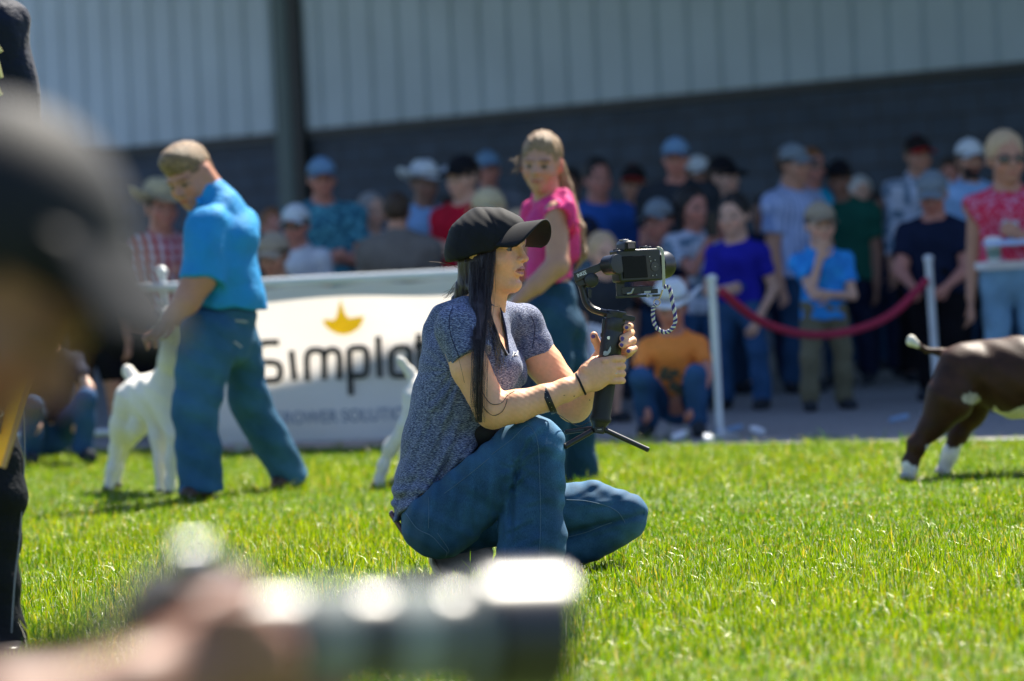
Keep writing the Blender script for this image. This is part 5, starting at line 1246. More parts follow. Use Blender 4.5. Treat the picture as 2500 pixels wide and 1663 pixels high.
    eyes = [(Hd(.0705, s_ * .031, -.011), s_) for s_ in (-1, 1)]
    h0 = Hd(0, 0, 0)
    def colf(V):
        C = np.tile(np.array(SK, np.float32), (len(V), 1))
        q = V - h0; u_ = q[:, 0] * ch - q[:, 1] * shh + 0; v_ = -q[:, 0] * shh - q[:, 1] * ch; w_ = q[:, 2]
        u_ = u_ + 0.0488 * w_ * ch
        head = (np.abs(w_) < .14) & (np.abs(v_) < .1)
        # freckled warm variation
        n = np.sin(V[:, 0] * 60 + 2) * np.sin(V[:, 2] * 75) * .5 + np.sin(V[:, 0] * 23 + V[:, 2] * 31)
        C *= (1 + .04 * n)[:, None] * np.array([1, .97, .95])
        ck = np.exp(-(((u_ - .06) / .03) ** 2 + ((np.abs(v_) - .042) / .02) ** 2 + ((w_ + .035) / .025) ** 2)); C = C * (1 - ck[:, None] * np.array([-.06, .16, .14]))
        ns = np.exp(-(((u_ - .112) / .014) ** 2 + (v_ / .014) ** 2 + ((w_ + .037) / .012) ** 2)); C = C * (1 - ns[:, None] * np.array([-.04, .16, .14]))
        lip = head & (u_ > .080) & (np.abs(w_ + .0722) < .0112 * np.sqrt(np.clip(1 - (v_ / .0225) ** 2, 0, 1)))
        C[lip] = (.50, .19, .16)
        mouth = head & (u_ > .078) & (np.abs(v_) < .019) & (np.abs(w_ + .0712) < .0018) ; C[mouth] = (.22, .06, .05)
        for e, s_ in eyes:
            d = np.linalg.norm(V - e, axis=1)
            ball = (d < .0137) & (w_ < -.0050) & (w_ > -.0178) & (u_ > .07); C[ball] = (.17, .13, .11)  # eyeball colour darkened to stand for shade under the brim
            g_ = e + np.array([ch * .0125, -shh * .0125, .0]); g_ = Hd(.083, s_ * .0305, -.0110)
            d2 = np.linalg.norm(V - g_, axis=1); C[ball & (d2 < .0070)] = (.07, .04, .02); C[ball & (d2 < .0034)] = (.005, .005, .005)
            br_ = head & (u_ > .065) & (np.abs(v_ - s_ * .030) < .019) & (np.abs(w_ - .0125 + .10 * np.abs(np.abs(v_) - .026)) < .0036); C[br_] = (.035, .02, .014)
            lash = head & (u_ > .062) & (np.abs(v_ - s_ * .030) < .0155) & (np.abs(w_ + .0042) < .0026); C[lash] = (.02, .012, .01)
        for nn in nails:
            d = np.linalg.norm(V - nn, axis=1); C[d < .0060] = (.10, .06, .26)
        for q_ in ((1378, 965), (1402, 968), (1444, 984)):
            k_ = p(*q_, -.2); d = np.hypot(V[:, 0] - k_[0], V[:, 2] - k_[2]); C[(d < .0016) & (V[:, 1] < p.D + .2)] = (.12, .05, .03)
        return C
    skin = M('woman_skin', attr=True, rough=.5, var=.05, vscale=110, spec=.4, sss=.22, bump=(500, .25, .0008))
    body = sdf_obj('person', f, .0021, skin, None, colfn=colf, smooth=3)
    tag(body, 'woman in black cap, heathered blue tee and jeans squatting and filming with a stabilized camera', 'person')

    # ---- shirt
    g = Field(); torso_ops(g, .0095)
    g.cone(p(1112, 800, -.150), p(1152, 874, -.184), r(52), r(56), k=.014, fb=True)
    g.cone(p(1276, 792, .14), p(1300, 845, .135), r(50), r(50), k=.014); g.cone(p(1300, 842, .135), p(1310, 871, .132), r(50), r(49), k=.006, fb=True)
    g.chain([(p(1044, 1165, 0), r(72)), (p(1042, 1250, 0), r(68))], k=.03, sq=((0, 1, 0), .8))
    g.ell(p(1130, 1110, -.02), (r(56), .13, r(60)), k=.04)
    g.chain([(p(1098, 745, -.01), r(26)), (p(1066, 805, 0), r(34))], k=.04)
    n_h = np.array([.60, -.10, -.82]); g.plane(p(1062, 1185, 0), n_h, k=.004)
    g.plane(p(1140, 716, 0), np.array([-.35, 0, 1.0]), k=.004)                           # back neckline
    g.cone(p(1178, 735, .0), p(1190, 700, .0), .064, .062, k=.004, op='s')
    # V neck: slot cut from the front of the chest
    A3, B3, C3 = p(1168, 742, 0), p(1221, 748, 0), p(1243, 866, 0)
    pl = []
    for a_, b_ in ((A3, B3), (B3, C3), (C3, A3)):
        e_ = b_ - a_; nrm = np.array([e_[2], 0, -e_[0]]); nrm /= np.linalg.norm(nrm)
        cen = (A3 + B3 + C3) / 3
        if (cen - a_) @ nrm > 0: nrm = -nrm
        pl.append((a_, nrm))
    ylim = p.D - .005
    def vcut(X, Y, Z):
        d = None
        for a_, n_2 in pl:
            e_ = (X - a_[0]) * n_2[0] + (Z - a_[2]) * n_2[2] + 0 * Y
            d = e_ if d is None else np.maximum(d, e_)
        d = np.maximum(d, Y - (p.D + .06)); return d
    g.fn(vcut, op='s', k=.003, box=((A3[0] - .02, p.D - .4, C3[2] - .02), (C3[0] + .02, p.D + .08, A3[2] + .05)))
    SH = [(1000,1180,1090,1010,.006,7),(1030,1190,1110,1040,.006,7),(985,1120,1050,990,.005,8),(1060,1180,1125,1080,.005,6),(1092,905,1040,965,.005,8),(1104,910,1062,1000,.005,7),(1000,1215,1090,1150,.004,5),(995,1235,1060,1195,.004,5),(1250,900,1262,960,.003,7),(1120,740,1108,800,.003,7),(1255,770,1262,850,.003,7),(1060,770,1080,850,.003,8)]
    fd = np.array([.50, 0, .86])                                    # fold direction
    def folds(X, Y, Z):
        px = 1250 + X * p.s; py = Y0 - (Z - HC) * p.s
        low = np.clip((py - 930) / 220, 0, 1)
        q = (X * .86 - Z * .50) + .02 * np.sin(9 * Z + 5 * X)
        w = .0105 * low * (np.abs(np.sin(q * 62 + 1.2 * np.sin(Z * 14) + 8 * Y)) ** .7 * -1 + .5)
        w = w + .007 * low * np.sin(q * 31 + 12 * Y + 2)
        w = w + .0022 * np.sin(38 * X + 30 * Z + 16 * Y) * np.sin(20 * Z + 9)
        # folds radiating from the armpit
        ax, az = p(1100, 900, 0)[0], p(1100, 900, 0)[2]
        rr_ = np.sqrt((X - ax) ** 2 + (Z - az) ** 2 + 1e-5); an = np.arctan2(Z - az, X - ax)
        w = w + .0022 * np.exp(-rr_ / .08) * np.sin(an * 10 + 1)
        # horizontal creases at the hem bunching
        w = w + segs(px, py, SH, 1.0)
        hz = np.clip((py - 1130) / 60, 0, 1); w = w + .003 * 1.6 * hz * np.sin((X * .5 + Z * .86) * 170 + 4 * np.sin(X * 30))
        return w
    g.disp(folds)
    def pat_heather(n, l, tc, c1):
        mp = n.new('ShaderNodeMapping'); mp.inputs['Scale'].default_value = (130, 130, 820); mp.inputs['Rotation'].default_value = (0, .16, 0)
        l.new(tc.outputs['Object'], mp.inputs[0]); z = n.new('ShaderNodeTexNoise'); z.inputs['Scale'].default_value = 1.0; z.inputs['Detail'].default_value = 3; z.inputs['Roughness'].default_value = .65
        l.new(mp.outputs[0], z.inputs['Vector']); cr = n.new('ShaderNodeValToRGB'); e = cr.color_ramp.elements
        e[0].position = .40; e[0].color = (.012, .017, .045, 1); e[1].position = .64; e[1].color = (.35, .39, .48, 1); m_ = cr.color_ramp.elements.new(.50); m_.color = (.075, .105, .23, 1)
        l.new(z.outputs['Fac'], cr.inputs[0]); return cr.outputs[0]
    hm_ = M('heather_blue_jersey', (0, 0, 0), .8, (260, .5, .002), pattern=pat_heather, var=.1, sheen=.08)
    shirt = sdf_obj('shirt', g, .0034, hm_, body, smooth=2)
    dk = M('seam_navy', (.012, .015, .05), .8)
    b = MB()
    bpy.context.view_layer.update()
    from mathutils.bvhtree import BVHTree
    cp0 = np.array([0, 0, HC])
    def onmesh(bv, px, py, lift=.001, far=False):
        tgt = W(px, py, 10.6); d = Vector(tgt - cp0).normalized(); o = Vector(cp0)
        hit, nrm, idx, dist = bv.ray_cast(o, d)
        if hit is None: return None
        return np.array(hit - d * lift)
    bs_ = BVHTree.FromObject(shirt, bpy.context.evaluated_depsgraph_get())
    for sq_ in ([(1108, 742), (1097, 775), (1100, 815), (1112, 850), (1122, 872)], [(1296, 770), (1306, 800), (1300, 850)]):
        L_ = [onmesh(bs_, x, y) for x, y, _ in spline([(x, y, 0) for x, y in sq_], 22)]; L_ = [q for q in L_ if q is not None]
        if len(L_) > 2: b.tube(L_, .0010, 5)
    b.build('seam', dk, shirt)
    b = MB(); b.tube(spline([p(1222, 752, -.035), p(1234, 800, -.085), p(1243, 862, -.118)], 16), .0022, 6); b.build('neck_trim', dk, shirt)
    # small pale chest emblem of two crossing arcs
    em = M('silver_print', (.62, .63, .66), .5); b = MB(); cx_, cy_ = 1258, 864
    for sgn in (-1, 1):
        pts = [(cx_ + 6 * math.cos(t), cy_ + sgn * (7.5 - 11 * math.sin(t))) for t in np.linspace(.1, math.pi - .1, 14)]
        L_ = [onmesh(bs_, x, y, .0012) for x, y in pts]; L_ = [q for q in L_ if q is not None]
        if len(L_) > 2: b.tube(L_, .0019, 5)
    b.build('emblem', em, shirt)
    # black form below the arm, undershirt strap in the neck
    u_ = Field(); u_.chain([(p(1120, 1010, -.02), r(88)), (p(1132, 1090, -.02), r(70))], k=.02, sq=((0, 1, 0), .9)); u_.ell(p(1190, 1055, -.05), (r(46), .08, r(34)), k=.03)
    sdf_obj('black_inner_form', u_, .006, M('black_jersey', (.012, .012, .014), .85), body)
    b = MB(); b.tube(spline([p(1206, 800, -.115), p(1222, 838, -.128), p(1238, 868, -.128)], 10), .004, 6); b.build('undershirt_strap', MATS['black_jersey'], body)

    # ---- jeans
    t = Field(); 
    t.ell(p(1062, 1272, 0), (r(78), .165, r(72)), k=.03)
    t.ell(p(1068, 1290, -.075), (r(80), .085, r(74)), k=.03); t.ell(p(1068, 1290, .085), (r(76), .085, r(70)), k=.03)
    t.cone(p(1045, 1215, 0), p(1055, 1262, 0), r(64), r(70), k=.03, sq=((0, 1, 0), .62))
    t.chain([(p(1085, 1268, -.10), r(90)), (p(1190, 1172, -.125), r(86)), (p(1298, 1088, -.135), r(76))], k=.012)
    t.chain([(p(1120, 1275, .12), r(80)), (p(1300, 1248, .13), r(70)), (p(1450, 1240, .13), r(64)), (p(1527, 1256, .13), r(57))], k=.012)
    t.chain([(p(1524, 1270, .13), r(56)), (p(1470, 1306, .135), r(50)), (p(1390, 1345, .14), r(48)), (p(1250, 1378, .14), r(46))], k=.004)
    t.chain([(p(1303, 1088, -.140), r(75)), (p(1302, 1180, -.145), r(76)), (p(1298, 1290, -.15), r(81)), (p(1295, 1405, -.16), r(85))], k=.003, sq=((0, 1, 0), 1.12))
    t.plane(p(1058, 1180, 0), np.array([-.60, 0, .80]), k=.004)
    JN = [(1243,1121,1224,1182,.009,6),(1224,1182,1214,1290,.008,6),(1240,1128,1275,1070,.006,6),(1275,1070,1312,1048,.004,8),(1236,1150,1262,1118,.005,5),(1262,1118,1302,1100,.004,7),(1225,1185,1262,1160,.005,6),
          (1120,1190,1128,1300,.003,5),(1155,1165,1165,1270,.003,5),(1190,1140,1198,1240,.003,5),(1085,1215,1090,1320,.0025,5),(1215,1290,1262,1268,.004,6),(1332,1150,1345,1290,.003,8),(1230,1338,1290,1312,.003,7),(1250,1230,1300,1222,.003,7)]
    JF = [(1385,1226,1475,1190,.0024,7),(1478,1238,1558,1212,.0024,7),(1400,1255,1470,1250,.003,6),(1400,1330,1480,1310,.003,6)]
    def jf(X, Y, Z):
        px = 1250 + X * p.s; py = Y0 - (Z - HC) * p.s
        near = Y < p.D
        w = .0026 * np.sin(45 * X + 33 * Z + 20 * Y) * np.sin(60 * Z) + .0014 * np.sin(110 * X + 60 * Z) * np.sin(80 * Z - 30 * X)
        # creases behind the knee of the near leg
        cx0, cz0 = 1243, 1130
        an = np.arctan2(-(py - cz0), px - cx0); rr_ = np.hypot(px - cx0, py - cz0)
        w = w + np.where(near, .0018 * np.exp(-((rr_ - 45) / 60) ** 2) * np.sin(an * 8 + 1.0), 0)
        # ripples across the thigh
        w = w + np.where(near & (px < 1235), .0034 * np.exp(-((py - 1190) / 95) ** 2) * np.sin((px + .15 * py) * .14 + 1.3 * np.sin(py * .02)), 0)
        # ripples on the far knee
        w = w + np.where(~near & (px > 1370), 0.0 * np.exp(-((py - 1203 - .12 * (px - 1450)) / 26) ** 2) * np.sin((px - .9 * py) * .155 + 1.4 * np.sin(px * .03)), 0)
        w = w + np.where(near & (px > 1200), .005 * np.exp(-((py - 1330) / 130) ** 2) * np.sin(py * .05 + px * .03 + 1.2 * np.sin(px * .04)), 0)
        w = w + segs(px, py, JN, near * 1.0) + segs(px, py, JF, (~near) * 1.0)
        w = w + .006 * np.where(~near, np.exp(-((py - 1302 + (px - 1400) * .18) / 7) ** 2) * (px > 1330) * (px < 1545), 0)
        return w
    t.disp(jf)
    def pat_denim(n, l, tc, c1):
        mp = n.new('ShaderNodeMapping'); mp.inputs['Scale'].default_value = (900, 900, 160); l.new(tc.outputs['Object'], mp.inputs[0])
        z = n.new('ShaderNodeTexNoise'); z.inputs['Scale'].default_value = 1.0; z.inputs['Detail'].default_value = 2; l.new(mp.outputs[0], z.inputs['Vector'])
        z2 = n.new('ShaderNodeTexNoise'); z2.inputs['Scale'].default_value = 7; z2.inputs['Detail'].default_value = 4; l.new(tc.outputs['Object'], z2.inputs['Vector'])
        m_ = n.new('ShaderNodeMath'); m_.operation = 'MULTIPLY_ADD'; m_.inputs[1].default_value = .45; l.new(z.outputs['Fac'], m_.inputs[0])
        m2 = n.new('ShaderNodeMath'); m2.operation = 'MULTIPLY'; m2.inputs[1].default_value = .6; l.new(z2.outputs['Fac'], m2.inputs[0]); l.new(m2.outputs[0], m_.inputs[2])
        cr = n.new('ShaderNodeValToRGB'); e = cr.color_ramp.elements; e[0].position = .38; e[0].color = (.007, .052, .112, 1); e[1].position = .70; e[1].color = (.06, .18, .31, 1)
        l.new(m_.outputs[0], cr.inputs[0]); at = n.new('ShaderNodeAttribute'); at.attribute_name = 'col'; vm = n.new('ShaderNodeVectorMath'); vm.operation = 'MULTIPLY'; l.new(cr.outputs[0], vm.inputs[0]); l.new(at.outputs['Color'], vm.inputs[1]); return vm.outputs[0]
    dn = M('denim_blue', (0, 0, 0), .82, (700, .35, .001), pattern=pat_denim, var=.18, vscale=5)
    def fade_and_crease_shade(V):
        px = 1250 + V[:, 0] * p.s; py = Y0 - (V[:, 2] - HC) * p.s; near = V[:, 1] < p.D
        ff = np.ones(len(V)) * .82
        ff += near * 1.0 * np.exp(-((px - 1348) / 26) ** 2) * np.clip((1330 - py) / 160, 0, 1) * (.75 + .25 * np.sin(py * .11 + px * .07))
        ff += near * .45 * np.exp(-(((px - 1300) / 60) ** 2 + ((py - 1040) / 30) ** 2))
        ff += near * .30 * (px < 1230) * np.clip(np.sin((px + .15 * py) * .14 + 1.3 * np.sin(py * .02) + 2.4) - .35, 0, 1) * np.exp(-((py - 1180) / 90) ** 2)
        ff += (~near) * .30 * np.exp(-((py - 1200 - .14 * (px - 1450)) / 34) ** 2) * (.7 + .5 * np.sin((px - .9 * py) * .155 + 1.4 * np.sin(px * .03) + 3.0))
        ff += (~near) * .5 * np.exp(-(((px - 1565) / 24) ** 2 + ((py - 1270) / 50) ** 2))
        ff -= .25 * np.exp(-((py - 1302 + (px - 1400) * .18) / 14) ** 2) * (~near)  # crease shade painted into the colour between far thigh and calf
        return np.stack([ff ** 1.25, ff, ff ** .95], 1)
    jeans = sdf_obj('jeans', t, .0034, dn, body, smooth=2, colfn=fade_and_crease_shade)
    bpy.context.view_layer.update()
    bj = BVHTree.FromObject(jeans, bpy.context.evaluated_depsgraph_get())
    th = M('stitch_thread', (.11, .19, .26), .8)
    def stitch(bv, pts, n=40, rad=.0007, dash=False):
        b = MB(); P = spline([(x, y, 0) for x, y in pts], n); L = [onmesh(bv, x, y) for x, y, _ in P]; run = []
        for q in L:
            if q is None or (run and np.linalg.norm(q - run[-1]) > .05):
                if len(run) > 1: b.tube(run, rad, 4)
                run = [] if q is None else [q]
            else: run.append(q)
        if len(run) > 1: b.tube(run, rad, 4)
        if b.V: b.build('stitching', th, jeans)
    stitch(bj, [(1200, 1110), (1250, 1072), (1285, 1040), (1305, 1056), (1314, 1090), (1317, 1150), (1320, 1250), (1318, 1330), (1314, 1390)], 60)
    stitch(bj, [(1046, 1215), (1047, 1245), (1046, 1290)], 16)
    stitch(bj, [(1085, 1205), (1140, 1163), (1195, 1118)], 20, .0007)
    stitch(bj, [(1383, 1220), (1430, 1223), (1480, 1235), (1510, 1252), (1526, 1276)], 40, .0010)
    stitch(bj, [(1383, 1312), (1430, 1300), (1470, 1284), (1494, 1276)], 30, .0010)
    stitch(bj, [(990, 1252), (1018, 1290), (1054, 1309), (1078, 1335), (1091, 1348), (1088, 1361)], 40, .0011)
    stitch(bj, [(1068, 1302), (1094, 1340), (1094, 1352)], 16, .0009)
    b = MB(); b.prism([p(1046, 1214, -.142), p(1056, 1214, -.142), p(1060, 1228, -.148), p(1050, 1230, -.148)], (0, -1, 0), .002)
    # phone in the back pocket
    ph = empty('phone', tuple(p(965, 1275, .02)))
    d1 = (p(953, 1249, .02) - p(990, 1306, .02)) / 2; cen = (p(953, 1249, .02) + p(990, 1306, .02)) / 2; nn = np.array([d1[2], 0, -d1[0]]); nn /= np.linalg.norm(nn)
    b = MB(); b.box(cen, d1, (0, .036, 0), nn * .0045); b.build('body', M('mauve_case', (.20, .10, .14), .3), ph, bevel=.003)
    b = MB(); b.box(cen - nn * .0055, d1 * .88, (0, .031, 0), nn * .0008); b.build('screen', M('dark_glass', (.01, .012, .012), .05, spec=.9), ph)
    tag(ph, 'mauve cased phone sticking out of the filming woman back jeans pocket', 'phone')
    # shoes
    sm = M('shoe_canvas', (.10, .09, .085), .7, (200, .4, .003)); sl = M('shoe_sole', (.40, .36, .28), .6)
    s_ = Field(); s_.chain([(p(1084, 1356, .12), r(30)), (p(1110, 1385, .12), r(32)), (p(1180, 1394, .12), r(30))], k=.02); s_.chain([(p(1100, 1352, .12), r(26)), (p(1175, 1350, .12), r(30))], k=.02)
    o = sdf_obj('shoe', s_, .004, sm, body); b = MB(); b.tube(spline([p(1058, 1340, .12), p(1056, 1372, .12), p(1074, 1402, .12), p(1110, 1414, .12), p(1190, 1418, .12)], 20), .009, 8, flat=((0, 1, 0), 3.6)); b.build('sole', sl, o)
    s_ = Field(); s_.chain([(p(1290, 1405, -.16), r(38)), (p(1320, 1432, -.17), r(30)), (p(1395, 1442, -.18), r(22))], k=.02); s_.plane((0, 0, .004), (0, 0, -1)); sdf_obj('shoe', s_, .005, sm, body)

    # ---- cap
    cf = Field()
    cf.ell(p(1186, 594, 0), (.1055, .092, .1000), HR, k=.01)
    cf.ell(p(1160, 606, 0), (.078, .088, .088), HR, k=.03)
    cf.ell(p(1225, 585, -.01), (.072, .080, .076), HR, k=.03)
    cf.ell(p(1140, 628, 0), (.052, .080, .060), None, k=.03)
    cf.plane(p(1167, 640, 0), np.array([.517, -.02, -.856]), k=.004)
    cf.plane(p(1230, 611, 0), np.array([.16, -.02, -.985]), k=.006)
    apex = p(1168, 510, 0)
    def capf(X, Y, Z):
        an = np.arctan2(Y - apex[1], X - apex[0]); k = np.abs(np.sin(an * 3 + .3))
        w = .0016 * np.exp(-(k / .10) ** 2)
        return w + .0020 * np.sin(42 * X + 30 * Z) * np.sin(36 * Z + 26 * Y) + .0013 * np.sin(90 * X - 40 * Z + 30 * Y) + .0008 * np.sin(190 * X + 120 * Z) * np.sin(150 * Z - 60 * Y)
    cf.disp(capf)
    ct = M('black_cap_cotton', (.0065, .007, .009), .8, (420, .4, .0008), var=.2, vscale=40, spec=.3)
    cap = sdf_obj('cap', cf, .0032, ct, body, smooth=2)
    b = MB()
    def bl(a, v):
        y = (v - .5) * .184; e = math.sqrt(max(0, 1 - (y / .0935) ** 2)); u0 = .058 + .030 * e; u1 = .078 + .096 * e ** .55
        u = u0 + (u1 - u0) * a
        return Hd(u, y, .061 - 7.4 * y * y + .014 * a * (1 - (y / .092) ** 2) - .03 * (a * .12))
    b.grid(12, 33, bl); bo = b.build('brim', ct, cap, solid=.0045)
    b = MB()
    for k in range(6):
        a0 = .22 + k * .13
        pts = []
        for v in np.linspace(.04, .96, 30):
            q = np.array(bl(a0, v)); pts.append(q + np.array([0, 0, .0024]))
        b.tube(pts, .0005, 4)
    b.build('stitch_rows', M('cap_thread', (.012, .012, .014), .8), bo)
    b = MB(); b.lathe(p(1146, 521, 0), HR[:, 2] * 1.0 + HR[:, 0] * -.4, [(-.002, .0075), (.002, .0075), (.004, .004)], 12); b.build('button', ct, cap)
    b = MB(); rim = []
    for x, y in ((1126, 659), (1150, 644), (1180, 629), (1205, 617), (1240, 606), (1262, 602)):
        rim.append((x, y))
    bc = BVHTree.FromObject(cap, bpy.context.evaluated_depsgraph_get()) if False else None

    # ---- hair
    hairm = bpy.data.materials.new('long_dark_hair'); hairm.use_nodes = True; pb_ = hairm.node_tree.nodes['Principled BSDF']
    pb_.inputs['Base Color'].default_value = (.026, .015, .015, 1); pb_.inputs['Roughness'].default_value = .30; pb_.inputs['Specular IOR Level'].default_value = .6
    hn = hairm.node_tree; tc_h = hn.nodes.new('ShaderNodeTexCoord'); mp_h = hn.nodes.new('ShaderNodeMapping'); mp_h.inputs['Scale'].default_value = (900, 900, 22)
    nz_h = hn.nodes.new('ShaderNodeTexNoise'); nz_h.inputs['Scale'].default_value = 1; bp_h = hn.nodes.new('ShaderNodeBump'); bp_h.inputs['Strength'].default_value = .9; bp_h.inputs['Distance'].default_value = .002
    hn.links.new(tc_h.outputs['Object'], mp_h.inputs[0]); hn.links.new(mp_h.outputs[0], nz_h.inputs['Vector']); hn.links.new(nz_h.outputs['Fac'], bp_h.inputs['Height']); hn.links.new(bp_h.outputs[0], pb_.inputs['Normal'])
    hf = Field()
    hf.ell(Hd(-.022, 0, .010), (.088, .080, .088), HR, k=.01)
    hf.plane(p(1180, 628, 0), np.array([-.30, .0, 1.0]), k=.003)
    hf2 = Field()
    G1 = [(1204, 612, -.076), (1201, 655, -.088), (1197, 705, -.100), (1190, 760, -.140), (1180, 830, -.245), (1176, 900, -.268), (1174, 975, -.268), (1171, 1032, -.262)]
    G2 = [(1160, 640, -.070), (1158, 690, -.085), (1160, 740, -.125), (1162, 790, -.185), (1166, 850, -.256), (1166, 920, -.268), (1165, 985, -.268), (1168, 1030, -.262)]
    G3 = [(1127, 664, -.030), (1127, 700, -.030), (1118, 735, -.020), (1096, 760, .010), (1070, 790, .04), (1050, 850, .06)]
    G4 = [(1170, 640, -.06), (1172, 700, -.06), (1166, 740, -.06), (1150, 775, -.06), (1130, 800, -.03), (1100, 850, .03)]
    hb = Field()
    hb.chain([(p(1176, 640, -.055), r(34)), (p(1172, 700, -.065), r(30)), (p(1170, 760, -.135), r(19)), (p(1170, 830, -.236), r(9.5)), (p(1168, 900, -.258), r(6.5)), (p(1167, 960, -.262), r(3.5)), (p(1169, 1000, -.258), r(1.2))], k=.012, sq=((.35, .94, 0), 1.5))
    hb.chain([(p(1148, 640, -.02), r(30)), (p(1145, 700, -.01), r(28)), (p(1128, 735, .01), r(22)), (p(1085, 775, .06), r(10))], k=.02)
    hb.disp(lambda X, Y, Z: .0014 * np.sin(420 * X + 18 * Z) + .001 * np.sin(700 * X + 40 * Y))
    hair = sdf_obj('hair', hb, .0035, hairm, body, smooth=1)
    b = MB(); rr2 = random.Random(3)
    def lock(Ga, Gb, n, rad, jit, seg=18):
        A = spline([p(*q) for q in Ga], seg); B = spline([p(*q) for q in Gb], seg)
        for i in range(n):
            t_ = rr2.random(); ph_ = rr2.uniform(0, 6); e0 = min(1.0, rr2.uniform(.62, 1.12)); m_ = int(seg * e0)
            off = np.array([rr2.gauss(0, jit), rr2.gauss(0, jit) - .002, 0])
            pts = []
            for k in range(m_):
                s_ = k / seg; tt = t_ + .12 * math.sin(ph_ + s_ * 5)
                pts.append(A[k] * (1 - tt) + B[k] * tt + off * (1 + s_ * 1.2) + np.array([.0016 * math.sin(ph_ * 3 + s_ * 11), 0, 0]))
            b.tube(pts, [rad * (1 - .6 * k / m_) for k in range(m_)], 4, cap=False)
    lock(G1, G2, 420, .0006, .0018); lock(G4, G3, 200, .0006, .003); lock(G1[:5], [(1190, 612, -.08), (1186, 655, -.095), (1182, 705, -.11), (1178, 760, -.16), (1174, 830, -.215)], 80, .0007, .001)
    lock([(x + 5, y, d - .004) for x, y, d in G1], [(x - 6, y, d - .004) for x, y, d in G2], 70, .00045, .0050)
    lock([(x - 4, y, d) for x, y, d in G2], [(x - 8, y, d + .01) for x, y, d in G2], 60, .00045, .0035)
    # second lock on the chest with lighter ends
    lock([(1196, 700, -.03), (1198, 760, -.08), (1210, 800, -.125), (1222, 850, -.150), (1226, 905, -.175)], [(1186, 700, -.03), (1190, 765, -.10), (1200, 810, -.14), (1210, 860, -.165), (1218, 900, -.18)], 50, .0006, .0015)
    b.build('strands', hairm, hair)
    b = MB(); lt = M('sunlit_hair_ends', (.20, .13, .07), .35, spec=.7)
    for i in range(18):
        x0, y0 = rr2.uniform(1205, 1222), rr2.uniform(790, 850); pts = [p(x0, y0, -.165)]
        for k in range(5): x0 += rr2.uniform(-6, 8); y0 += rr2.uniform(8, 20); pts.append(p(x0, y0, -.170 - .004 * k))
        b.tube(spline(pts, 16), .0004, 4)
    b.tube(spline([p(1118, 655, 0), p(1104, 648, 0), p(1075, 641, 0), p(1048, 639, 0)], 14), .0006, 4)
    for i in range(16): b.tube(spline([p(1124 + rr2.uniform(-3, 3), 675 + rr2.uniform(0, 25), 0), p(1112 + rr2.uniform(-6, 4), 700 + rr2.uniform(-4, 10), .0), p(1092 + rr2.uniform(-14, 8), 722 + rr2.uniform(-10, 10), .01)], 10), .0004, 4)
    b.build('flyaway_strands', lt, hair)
    b = MB()
    b.tube(spline([p(1172, 900, -.24), p(1176, 950, -.245), p(1196, 984, -.252), p(1222, 985, -.252), p(1240, 965, -.246), p(1256, 955, -.240)], 40), .0011, 5)
    b.tube(spline([p(1170, 950, -.24), p(1178, 990, -.250), p(1202, 1014, -.250), p(1225, 1006, -.250), p(1236, 985, -.250), p(1238, 972, -.246)], 40), .0011, 5)
    b.tube(spline([p(1116, 862, -.245), p(1126, 900, -.248), p(1134, 935, -.25)], 14), .0004, 4); b.tube(spline([p(1190, 880, -.24), p(1184, 930, -.25), p(1170, 970, -.25)], 14), .0005, 4)
    b.tube(spline([p(1192, 715, -.10), p(1196, 735, -.075), p(1206, 747, -.06), p(1216, 748, -.05)], 12), .0004, 4)
    b.build('curling_ends', hairm, hair)
    # ---- jewellery
    def band(name, x0, y0, x1, y1, rad, wid, mat, thick=.0018, lab=None, dyc=-.17):
        c = p((x0 + x1) / 2, (y0 + y1) / 2, dyc); ax = p(x0, y0, 0) - p(x1, y1, 0); ax /= np.linalg.norm(ax); al = np.array([-ax[2], 0, ax[0]])
        al = np.array([abs(al[0]), 0, al[2] if al[0] > 0 else -al[2]]); b_ = MB(); pts = []
        for t_ in np.linspace(0, 2 * math.pi, 40)[:-1]: pts.append(c + ax * math.cos(t_) * rad + np.array([0, 1, 0]) * math.sin(t_) * rad)
        b_.tube(pts, thick, 6, closed=True, flat=(al, wid / thick)); return b_, c, ax, al
    b_, c, ax, al = band('x', 1406, 911, 1430, 964, .0318, .0031, None, .0015, dyc=-.157); e_ = b_.build('hair_tie', M('black_elastic', (.012, .012, .013), .7), None); tag(e_, 'plain thin black band on the filming woman wrist nearest her hand', 'wristband')
    b_, c, ax, al = band('x', 1325, 943, 1352, 1006, .0414, .0090, None, .0014, dyc=-.184); wb = empty('wristband', tuple(c)); b_.build('band', M('black_silicone', (.014, .014, .016), .45), wb)
    b_ = MB()
    for k in range(7):
        t_ = math.pi * (1.10 + .12 * k); q = c + ax * math.cos(math.pi - (k + .8) * .36) * .0426 + np.array([0, -1, 0]) * abs(math.sin((k + .8) * .36)) * .0426
        b_.lathe(q, q - c, [(-.001, .0011), (.0006, .0010)], 8)
    b_.build('studs', M('dull_silver', (.45, .42, .38), .4, metal=.8), wb); tag(wb, 'wide black studded wristband on the filming woman forearm', 'wristband')
    b = MB(); rc = p(1503, 912, -.149)
    for dx in (-2.2, 1.6):
        b.tube([rc + np.array([dx / p.s, math.sin(t_) * .0118, math.cos(t_) * .0118]) for t_ in np.linspace(0, 2 * math.pi, 28)[:-1]], .0009, 6, closed=True)
    b.lathe(rc + np.array([0, -.0118, .0]), (0, -1, 0), [(-.001, .0024), (.001, .0026), (.0024, .001)], 10)
    tag(b.build('ring', M('silver', (.75, .74, .72), .15, metal=1.0)), 'silver ring on a finger of the hand round the stabilizer grip', 'ring')
